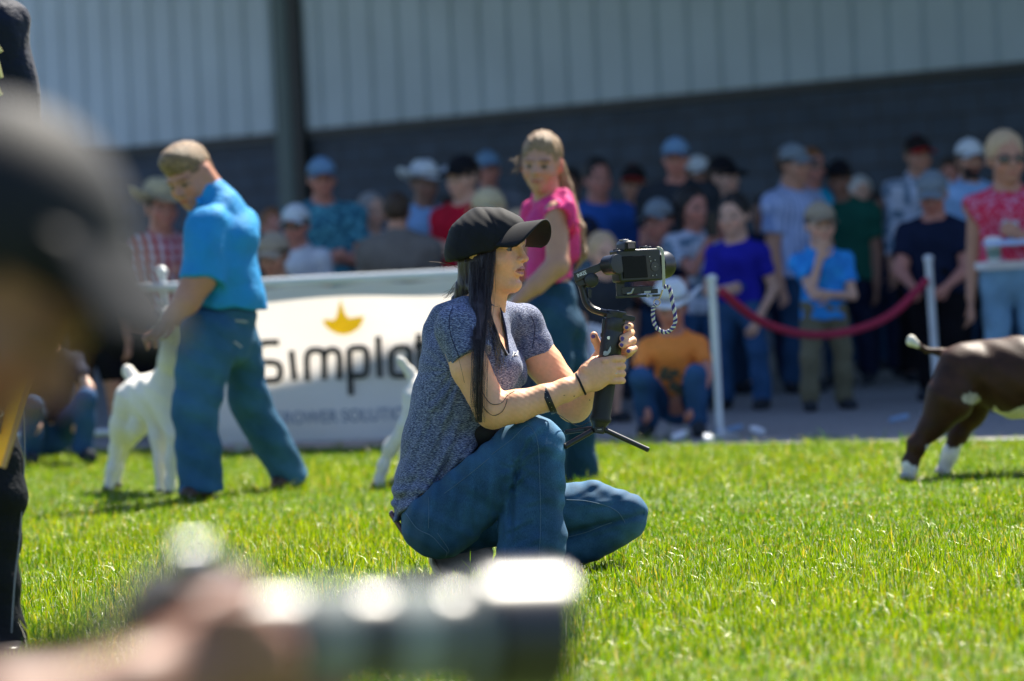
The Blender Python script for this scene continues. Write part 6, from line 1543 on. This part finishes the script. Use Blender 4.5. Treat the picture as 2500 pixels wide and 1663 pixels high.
    b = MB(); b.tube(spline([p(1182, 715, -.07), p(1196, 800, -.11), p(1214, 850, -.136), p(1222, 800, -.09), p(1220, 745, -.04)], 40), .0006, 5); tag(b.build('necklace', M('fine_gold', (.6, .42, .2), .3, metal=1.0)), 'fine chain necklace hanging in the open neck of the heathered tee', 'necklace')
    return body
woman()
# ================================================================== STABILIZER AND CAMERA
def rig():
    blk = M('rig_black', (.018, .018, .020), .38, (400, .15, .0005), spec=.5, var=.08)
    rub = M('rig_rubber', (.014, .015, .016), .6, (900, .4, .0006), spec=.4)
    gry = M('rig_grey', (.35, .36, .36), .35, metal=.6)
    gim = empty('camera_stabilizer', tuple(p(1484, 900, -.11)))
    dz = -.115
    top, bot = p(1502, 775, dz), p(1465, 1030, dz); ax = (top - bot); L = np.linalg.norm(ax); ax /= L
    b = MB(); b.lathe(bot, ax, [(0, .0262), (.004, .029), (.012, .0292), (.018, .0262), (.11, .0268), (.150, .0272), (.158, .0256)], 40); b.build('grip', rub, gim)
    b = MB(); b.lathe(bot, ax, [(.159, .0280), (.163, .0298), (.245, .0300), (.249, .0285), (.255, .0285), (.259, .0296), (L - .002, .0290), (L, .028)], 40); b.build('control_section', blk, gim)
    b = MB(); b.box(p(1478, 800, dz), (.010, 0, 0), (0, .013, 0), (.003, 0, .026)); b.box(p(1470, 818, dz), (.005, 0, 0), (0, .006, 0), (0, 0, .006)); b.build('control_pad', blk, gim, bevel=.003)
    b = MB(); b.lathe(p(1486, 825, dz - .027), (0, -1, 0), [(0, .0046), (.002, .0046), (.0021, .0030), (.0005, .0028)], 18); b.build('socket', M('bright_metal', (.7, .7, .7), .25, metal=.9), gim)
    b = MB(); q = p(1483, 845, dz - .0275); b.tube([q + np.array([x, 0, z]) for x, z in ((-.002, -.0075), (-.003, .0065), (-.001, .0085), (.0035, .0085), (.0035, -.0065), (.001, -.009))], .0005, 4, closed=True); b.build('port', M('port_rim', (.10, .11, .10), .4), gim)
    b = MB(); P_0 = [p(1475 + dx, 862 + dy, dz - .031) for dx, dy in ((0, 0), (7, -3), (12, -10), (15, -17), (17, -11), (15, -2), (9, 5), (2, 7), (-3, 4))]; b.prism(P_0, (0, -1, 0), .003); b.lathe(p(1478, 862, dz - .030), (0, -1, 0), [(0, .0060), (.004, .0060), (.0045, .005)], 16); b.build('lock_lever', M('light_grey_plastic', (.42, .43, .42), .4), gim, bevel=.0005)
    # hub and mini tripod
    b = MB(); hb_ = p(1461, 1040, dz); b.lathe(p(1460, 1058, dz), ax, [(0, .016), (.003, .018), (.012, .019), (.022, .020), (.030, .0255), (.034, .026)], 32); b.box(p(1463, 1050, dz - .017), (.012, 0, 0), (0, .004, 0), (0, 0, .007)); b.build('tripod_hub', blk, gim, bevel=.001)
    def leg(a, m, e, ra, rb, nm='tripod_leg'):
        b_ = MB(); b_.tube([a, a + (m - a) * .5, m], ra, 16, flat=(np.array([0, 1, 0]), 1.0)); b_.tube([m - (m - a) * .02, e], rb, 16); b_.lathe(e, e - a, [(-.006, rb * 1.05), (0, rb * 1.08), (.003, rb * .7)], 16); b_.build(nm, blk, gim)
    leg(p(1449, 1050, dz), p(1444, 1053, dz - .01), p(1379, 1090, dz - .045), .0082, .0080)
    leg(p(1447, 1046, dz), p(1430, 1048, dz + .01), p(1383, 1055, dz + .07), .0066, .0064)
    leg(p(1475, 1049, dz), p(1482, 1052, dz), p(1582, 1098, dz + .01), .0078, .0068)
    text_obj('hub_text', 'INKEE', M('white_marking', (.75, .75, .75), .5), gim, p(1464, 1049, dz - .0215), (1, 0, 0), (0, 0, 1), .0028, .0003)
    # yaw plate and curved arm
    b = MB(); b.prism([p(1482, 765, dz - .026), p(1510, 770, dz - .026), p(1511, 780, dz - .026), p(1480, 776, dz - .026)], (0, 1, 0), .052); b.lathe(p(1504, 768, dz), ax, [(-.012, .026), (.004, .028), (.009, .028), (.011, .024)], 36); b.build('pan_motor', blk, gim, bevel=.001)
    b = MB(); b.prism([p(1512, 766, dz - .021), p(1551, 773, dz - .018), p(1551, 781, dz - .018), p(1546, 786, dz - .018), p(1510, 779, dz - .021)], (0, 1, 0), .040); b.build('counter_bar', blk, gim, bevel=.002)
    b = MB(); b.lathe(p(1508, 759, dz), (0, 0, 1), [(-.006, .004), (.0, .004), (.002, .002)], 12); b.build('knob', gry, gim)
    arm = spline([p(1484, 766, dz), p(1462, 760, dz), p(1445, 753, dz - .0), p(1433, 741, dz), p(1427, 725, dz), p(1422, 705, dz), p(1416, 688, dz)], 36)
    b = MB(); b.tube(arm, .0102, 16, flat=((0, 1, 0), 1.9)); b.box(p(1440, 716, dz - .005), (.004, 0, 0), (0, .006, 0), (0, 0, .012)); b.lathe(p(1443, 711, dz - .01), (0, -1, 0), [(0, .003), (.003, .003)], 10); b.build('curved_arm', blk, gim)
    b = MB(); b.lathe(p(1440, 684, dz - .008), (.25, -1, 0), [(-.028, .019), (.014, .0205), (.020, .0195), (.022, .016)], 36); b.prism([p(1405, 690, dz - .02), p(1412, 700, dz - .02), p(1450, 692, dz - .02), p(1452, 680, dz - .02), p(1410, 684, dz - .02)], (0, 1, 0), .034); b.build('roll_motor', blk, gim, bevel=.0015)
    b = MB(); b.prism([p(1400, 667, dz - .026), p(1458, 645, dz - .026), p(1478, 634, dz - .026), p(1488, 650, dz - .026), p(1464, 662, dz - .026), p(1440, 674, dz - .026), p(1404, 690, dz - .026)], (0, 1, 0), .024); b.build('upper_arm', blk, gim, bevel=.0022)
    c_ = p(1498, 646, dz - .040); da = np.array([.62, -.75, .05]); da /= np.linalg.norm(da)
    b = MB(); b.lathe(c_, da, [(-.030, .0225), (-.026, .0265), (.012, .0275), (.0125, .0285), (.016, .0285), (.0165, .027), (.020, .0262), (.0205, .022)], 44); b.build('tilt_motor', blk, gim)
    b = MB(); b.prism([p(1466, 650, dz - .02), p(1480, 630, dz - .02), p(1500, 622, dz - .02), p(1500, 668, dz - .02), p(1484, 662, dz - .02)], (0, 1, 0), .03); b.build('motor_neck', blk, gim, bevel=.003)
    # text INKEE on the arm
    a0 = p(1420.5, 669.5, dz - .0268); rt_ = p(1432, 665, dz) - p(1408, 675, dz); text_obj('arm_text', 'INKEE', MATS['white_marking'], gim, a0, rt_, np.array([0, 0, 1.0]), .0098, .0004, .02, .72)
    # L bracket and plate
    b = MB(); b.box(p(1514, 698, dz + .004), (.0115, 0, 0), (0, .010, 0), (0, 0, .034)); b.box(p(1518, 678, dz), (.008, 0, 0), (0, .012, 0), (0, 0, .016)); b.build('bracket', blk, gim, bevel=.0015)
    b = MB(); b.box(p(1559, 723, dz + .004), (.0575, 0, -.0008), (.006, .022, 0), (0, 0, .0030)); b.build('mounting_plate', M('olive_sheen_black', (.03, .035, .02), .3), gim, bevel=.001)
    b = MB(); b.box(p(1545, 709, dz + .004), (.030, 0, 0), (0, .018, 0), (0, 0, .010)); b.box(p(1579, 706, dz), (.014, 0, 0), (0, .018, 0), (0, 0, .008)); b.box(p(1595, 711, dz + .003), (.012, 0, 0), (0, .016, 0), (0, 0, .006)); b.build('quick_release', blk, gim, bevel=.001)
    b = MB(); b.tube([p(1531, 717, dz - .024), p(1542, 715, dz - .026)], .0030, 10); b.tube([p(1541, 716, dz - .026), p(1547, 704, dz - .027)], .0026, 10); b.build('clamp_lever', gry, gim); b = MB(); b.lathe(p(1581, 722, dz - .02), (0, 0, 1), [(-.005, .0036), (.006, .0036)], 12); b.box(p(1589, 722, dz - .02), (.004, 0, 0), (0, .003, 0), (0, 0, .0035)); b.box(p(1581, 713, dz - .02), (.009, 0, 0), (0, .002, 0), (0, 0, .003)); b.build('plate_screw', gry, gim, bevel=.0006)
    tag(gim, 'black handheld camera stabilizer with three axis arm and folded out mini tripod', 'camera stabilizer')
    # ---- mirrorless camera seen from the rear three-quarter
    cm = empty('camera', tuple(p(1555, 645, dz)))
    yaw = math.radians(28); ex = np.array([math.cos(yaw), math.sin(yaw), 0]); ey = np.array([-math.sin(yaw), math.cos(yaw), 0]); ez = np.array([-.05, 0, 1.0])
    # ex along the back (left->right), ey away from the viewer (lens direction)
    o_ = p(1553, 648, dz + .004)
    Q = lambda a, c, d: o_ + ex * a + ey * c + ez * d
    cb = M('camera_magnesium', (.012, .013, .015), .33, (600, .35, .0006), spec=.5)
    b = MB(); b.box(Q(0, 0, 0), ex * .068, ey * .024, ez * .044); b.build('camera_body', cb, cm, bevel=.005)
    b = MB(); b.box(Q(.055, .010, -.002), ex * .014, ey * .026, ez * .040); b.build('hand_grip', M('camera_leather', (.014, .014, .015), .7, (900, .6, .001)), cm, bevel=.008)
    b = MB(); b.prism([Q(-.050, -.030, .040), Q(-.012, -.030, .040), Q(-.016, -.030, .064), Q(-.022, -.030, .068), Q(-.040, -.030, .068), Q(-.046, -.030, .062)], ey, .048); b.build('viewfinder_hump', cb, cm, bevel=.003)
    b = MB(); b.box(Q(-.031, -.034, .054), ex * .0165, ey * .004, ez * .011); b.build('eyecup', M('camera_rubber', (.009, .009, .01), .75), cm, bevel=.003)
    b = MB(); b.box(Q(-.031, -.0385, .054), ex * .0105, ey * .0008, ez * .007); b.build('eyepiece', M('eyepiece_glass', (.05, .015, .02), .08, spec=.9), cm)
    b = MB(); b.box(Q(-.020, -.0255, -.004), ex * .038, ey * .002, ez * .030); b.build('screen', M('black_glass', (.004, .004, .005), .25, spec=.15), cm, bevel=.001)
    b = MB(); b.box(Q(-.030, 0, .0705), ex * .010, ey * .010, ez * .0018); b.build('hot_shoe', gry, cm, bevel=.0005)
    for q_, pf in ((Q(.030, .002, .043), [(0, .012), (.008, .0118), (.0085, .010)]), (Q(.052, .012, .043), [(0, .008), (.006, .0078), (.007, .006)]), (Q(.060, -.010, .042), [(0, .007), (.005, .0068)]), (Q(-.058, 0, .042), [(0, .009), (.005, .0088)])):
        b = MB(); b.lathe(q_, ez, pf, 26); b.build('dial', M('dial_metal', (.05, .05, .055), .3, metal=.6), cm, bevel=.0004)
    b = MB(); b.lathe(Q(.044, -.024, -.006), -ey, [(0, .0125), (.002, .0125), (.0022, .009), (.001, .006)], 28)
    for a, d in ((.030, .022), (.032, .010), (.046, .012), (.034, -.030), (.046, -.029)): b.lathe(Q(a, -.024, d), -ey, [(0, .0032), (.0014, .003)], 12)
    b.build('rear_buttons', M('button_grey', (.05, .05, .055), .4), cm)
    wm = MATS['white_marking']; b = MB()
    for a, d in ((.030, .022), (.032, .010), (.046, .012), (.034, -.030), (.046, -.029), (.044, -.006)): b.box(Q(a, -.0268, d), ex * .0013, ey * .0002, ez * .0006)
    b.build('button_marks', wm, cm)
    le = Q(.015, .024, .0); b = MB(); b.lathe(le, ey, [(0, .030), (.004, .032), (.02, .033), (.021, .0335), (.045, .0335), (.046, .037), (.075, .040), (.085, .040), (.086, .037), (.07, .033)], 44); b.build('lens', cb, cm)
    # big lens front seen past the right side
    b = MB(); b.lathe(p(1612, 647, dz + .05), ey * .55 + ex * .84, [(-.03, .033), (.0, .036), (.012, .0385), (.022, .0385), (.0235, .036), (.018, .030)], 48); b.build('lens_hood', M('lens_gloss', (.006, .007, .009), .3, spec=.35), cm)
    tag(cm, 'black mirrorless camera with wide lens mounted on the handheld stabilizer', 'camera')
    # cream strap and braided wrist loop
    crm = M('cream_webbing', (.50, .47, .34), .75, (500, .5, .001))
    b = MB(); st = spline([p(1606, 605, dz - .02), p(1613, 608, dz - .03), p(1618, 620, dz - .034), p(1620, 660, dz - .034), p(1621, 700, dz - .034)], 24)
    b.tube(st, .0042, 8, flat=((0, 1, 0), .35)); sp = empty('camera_strap', tuple(p(1620, 700, dz))); b.build('webbing', crm, sp)
    loop = [(1622, 700), (1634, 703), (1641, 735), (1648, 770), (1647, 792), (1636, 807), (1622, 811), (1606, 803), (1597, 788), (1594, 766), (1596, 750), (1602, 744)]
    LP = spline([p(x, y, dz - .034) for x, y in loop], 90)
    ca, cbp = M('cream_cord', (.62, .60, .50), .8), M('purple_cord', (.06, .045, .22), .8)
    b = MB(); b2 = MB()
    T = np.gradient(LP, axis=0); T /= np.linalg.norm(T, axis=1)[:, None]
    ph_ = np.arange(90) * 1.35
    for k_, bb_ in ((0, b), (math.pi, b2), (math.pi / 2, b), (-math.pi / 2, b2)):
        pts = [LP[i] + np.array([T[i][2], 0, -T[i][0]]) * .0040 * math.cos(ph_[i] + k_) + np.array([0, 1, 0]) * .0024 * math.sin(ph_[i] + k_) for i in range(90)]
        bb_.tube(pts, .0025, 6)
    b.build('cream_braid', ca, sp); b2.build('purple_braid', cbp, sp)
    b = MB(); rcn = p(1604, 738, dz - .034)
    b.tube([rcn + np.array([math.cos(t_) * .0085, 0, math.sin(t_) * .0085]) for t_ in np.linspace(0, 6.283, 24)[:-1]], .0012, 6, closed=True)
    b.tube([p(1609, 730, dz - .034), p(1613, 722, dz - .034), p(1617, 708, dz - .034)], .0022, 8); b.build('ring', M('brass', (.55, .38, .2), .25, metal=1.0), sp)
    tag(sp, 'cream strap ending in a braided cream and purple loop hanging from the camera', 'camera strap')
    # ---- thin wrist cord under the grip
    b = MB(); b.tube(spline([p(1352, 1005, -.17), p(1372, 1018, -.15), p(1410, 1040, -.05), p(1440, 1030, -.05)], 20), .0012, 5)
    b.build('cord', blk, gim)
rig()

# ================================================================== FOREGROUND PHOTOGRAPHER (far out of focus)
def photographer():
    p = Px(2.8); r = p.r
    f = Field(); sc = np.array
    ph_ = math.radians(38)      # head bowed
    # face lower right of the cap, in profile to the right
    hc = p(-42, 655, 0); R = headframe(80, 42, 0); u = .96
    head_ops(f, hc, R, u)
    f.cone(hc + sc([-.04, 0, -.02]), p(-420, 820, 0), .055, .065, k=.03)
    f.chain([(p(-640, 1240, 0), .13), (p(-760, 1900, 0), .125), (p(-780, 2700, 0), .13)], k=.05, sq=((0, 1, 0), .75))
    f.cone(p(-480, 1030, -.13), p(-460, 1030, .16), .055, .055, k=.05)
    # near arm: shoulder, elbow, wrist
    f.chain([(p(-480, 1080, -.16), .052), (p(-480, 1800, -.24), .043)], k=.03); f.chain([(p(-480, 1800, -.24), .044), (p(-20, 1760, -.21), .034), (p(310, 1700, -.16), .029)], k=.02)
    f.chain([(p(-450, 1080, .18), .052), (p(-360, 1900, .16), .043), (p(250, 1790, .05), .036), (p(560, 1700, -.01), .028)], k=.02)
    # near hand round the camera body
    f.cone(p(310, 1700, -.16), p(450, 1655, -.12), .029, .036, k=.02, sq=((0, 1, 0), 1.4)); f.cone(p(470, 1655, -.12), p(560, 1615, -.11), .036, .033, k=.02, sq=((0, 1, 0), 1.4))
    for y0, x1, y1 in ((1500, 640, 1508), (1556, 680, 1562), (1610, 690, 1616), (1664, 670, 1670)):
        f.chain([(p(520, y0, -.13), .0105), (p(600, y0 + 2, -.135), .0105), (p(x1, y1, -.12), .0098), (p(x1 + 22, y1 + 4, -.09), .0085)], k=.004)
    f.chain([(p(480, 1500, -.10), .014), (p(560, 1460, -.075), .0115), (p(620, 1440, -.06), .0095)], k=.006)
    # far hand supports the barrel from below
    f.cone(p(560, 1700, -.01), p(720, 1700, .0), .028, .038, k=.02, sq=((0, 0, 1), 1.4))
    for k in range(4): f.chain([(p(760, 1700, -.02 + .018 * k), .010), (p(830, 1690, -.02 + .018 * k), .0095), (p(850, 1665, .0 + .018 * k), .009)], k=.004)
    f.chain([(p(690, 1690, -.04), .013), (p(690, 1640, -.055), .011), (p(700, 1600, -.056), .009)], k=.006)
    # legs, seated on the grass
    f.cone(p(-760, 2950, -.10), p(500, 2500, -.16), .085, .06, k=.03); f.cone(p(500, 2500, -.16), p(880, 3380, -.18), .055, .04, k=.02)
    f.cone(p(-760, 2950, .12), p(480, 2600, .16), .085, .06, k=.03); f.cone(p(480, 2600, .16), p(800, 3380, .2), .055, .04, k=.02)
    body = sdf_obj('person', f, .006, skinmat(), None, colfn=lambda V: face_color(V, hc, R, (.26, .125, .08), u))
    g = Field(); g.chain([(p(-640, 1240, 0), .142), (p(-760, 1900, 0), .138), (p(-780, 2900, 0), .145)], k=.05, sq=((0, 1, 0), .75)); g.cone(p(-490, 1040, -.14), p(-470, 1040, .17), .064, .064, k=.05)
    g.cone(p(-480, 1090, -.16), p(-480, 1560, -.21), .062, .058, k=.03, fb=True); g.cone(p(-450, 1090, .18), p(-390, 1560, .17), .062, .058, k=.03, fb=True)
    g.disp(lambda X, Y, Z: .005 * np.sin(40 * X + 33 * Z)); sdf_obj('shirt', g, .01, cloth('black_cloth'), body)
    t = Field(); t.cone(p(-780, 2800, 0), p(-780, 2980, 0), .13, .13, k=.05, sq=((0, 1, 0), .8))
    for sy, q in ((-.10, -.16), (.12, .16)):
        t.cone(p(-760, 2950, sy), p(490, 2540, q), .096, .072, k=.03); t.cone(p(490, 2540, q), p(850, 3330, q * 1.15), .068, .055, k=.01, fb=True)
    sdf_obj('trousers', t, .01, cloth('denim2_cloth'), body)
    for q in (-.18, .2):
        s_ = Field(); s_.cone(p(860, 3400, q), p(1150, 3440, q), .045, .035, k=.02); s_.plane((0, 0, .004), (0, 0, -1)); sdf_obj('shoe', s_, .01, MATS['black_leather'], body)
    hm = M('charcoal_cap', (.005, .006, .008), .7, (200, .3, .002), spec=.3, sheen=.06)
    PH = lambda x, y, z: hc + R @ (np.array([x, y, z]) * u)
    cf = Field(); cf.ell(PH(0, -.008, .030), np.array([.090, .108, .100]) * u, R); cf.plane(PH(0, 0, .022), -(R[:, 2] - .10 * R[:, 1]), k=.004)
    cap = sdf_obj('cap', cf, .005, hm, body)
    dv = p(425, 862, 0) - p(285, 600, 0); dl = np.linalg.norm(dv); dv /= dl; nv = np.array([-dv[2], 0, dv[0]])
    b = MB()
    def bl(a, v):
        y = (v - .5) * .18; e = math.sqrt(max(0, 1 - (y / .092) ** 2)); u0 = -.035 + .03 * e; u1 = .012 + (dl - .012) * e ** .55
        return p(268, 600, 0) + dv * (u0 + (u1 - u0) * a) + np.array([0, y, 0]) + nv * (.016 - 5.4 * y * y)
    b.grid(9, 25, bl); b.build('brim', M('cap_brim_cloth', (.008, .009, .011), .7, (200, .3, .002), spec=.3), cap, solid=.006)
    h = Field(); h.ell(PH(0, -.02, .02), np.array([.080, .095, .085]) * u, R); h.ell(PH(0, .10, -.05), np.array([.08, .09, .10]) * u, R, op='s'); sdf_obj('hair', h, .006, hairmat('dark'), body)
    tag(body, 'blurred person in black cap bowed over a long lens camera in the left foreground', 'person')
    # ---- camera with long lens
    cm = empty('long_lens_camera', tuple(p(700, 1550, 0)))
    bk = M('camera_black_plastic', (.008, .008, .009), .45, (300, .3, .001)); 
    b = MB(); b.box(p(480, 1545, .0), (.042, 0, 0), (0, .060, 0), (0, 0, .046)); b.box(p(420, 1560, -.055), (.018, 0, 0), (0, .020, 0), (0, 0, .045)); b.build('camera_body', bk, cm, bevel=.006)
    b = MB(); b.prism([p(410, 1395, -.025), p(560, 1400, -.025), p(545, 1372, -.025), p(510, 1360, -.025), p(430, 1362, -.025)], (0, 1, 0), .05); b.build('viewfinder_hump', bk, cm, bevel=.005)
    b = MB(); b.lathe(p(430, 1350, -.01), (.88, .48, 0), [(0, .006), (.001, .0068), (.022, .0068), (.023, .006)], 24); b.build('hot_shoe', M('bright_metal', (.7, .7, .7), .25, metal=.9), cm, bevel=.001)  # cylinder form, turned so the shoe catches a sun highlight
    a0 = p(600, 1565, -.03); a1 = p(1345, 1548, .070); ax = a1 - a0; L = np.linalg.norm(ax); ax /= L
    lb = M('lens_barrel_black', (.012, .012, .014), .34, spec=.6); lr = M('lens_ribbed_grey', (.20, .22, .21), .75, spec=.25)
    def seg(nm, x0, x1, R0, R1, mt):
        t0, t1 = (x0 - 600) / 745 * L, (x1 - 600) / 745 * L
        b_ = MB(); b_.lathe(a0 + ax * t0, ax, [(0, R0 * .93), (.001, R0), (t1 - t0 - .001, R1), (t1 - t0, R1 * .93)], 64); b_.build(nm, mt, cm, bevel=0)
    seg('mount_ring', 560, 710, .036, .036, lb); seg('zoom_ring', 712, 845, .0375, .0375, lr); seg('barrel', 846, 918, .0362, .0362, lb); seg('focus_ring', 920, 1055, .0380, .0380, lr)
    seg('barrel', 1056, 1098, .0368, .0368, lb); seg('front_ring', 1100, 1150, .0395, .0395, lr); seg('lens_hood', 1152, 1350, .0490, .0495, lb)
    b = MB(); b.lathe(a0 + ax * (L - .002), ax, [(0, .040), (-.004, .036), (-.05, .033), (-.051, .001)], 48); b.build('front_glass', M('black_glass', (.004, .004, .005), .12), cm)
    b = MB(); b.tube(spline([p(420, 1420, -.06), p(300, 1500, -.10), p(120, 1580, -.14), p(-80, 1560, -.12), p(-200, 1200, -.02)], 40), .011, 8, flat=((0, 1, 0), .15)); b.build('neck_strap', M('black_webbing', (.02, .018, .018), .7), cm)
    tag(cm, 'out of focus black camera with long banded lens and hood pointing right across the foreground', 'camera')
photographer()
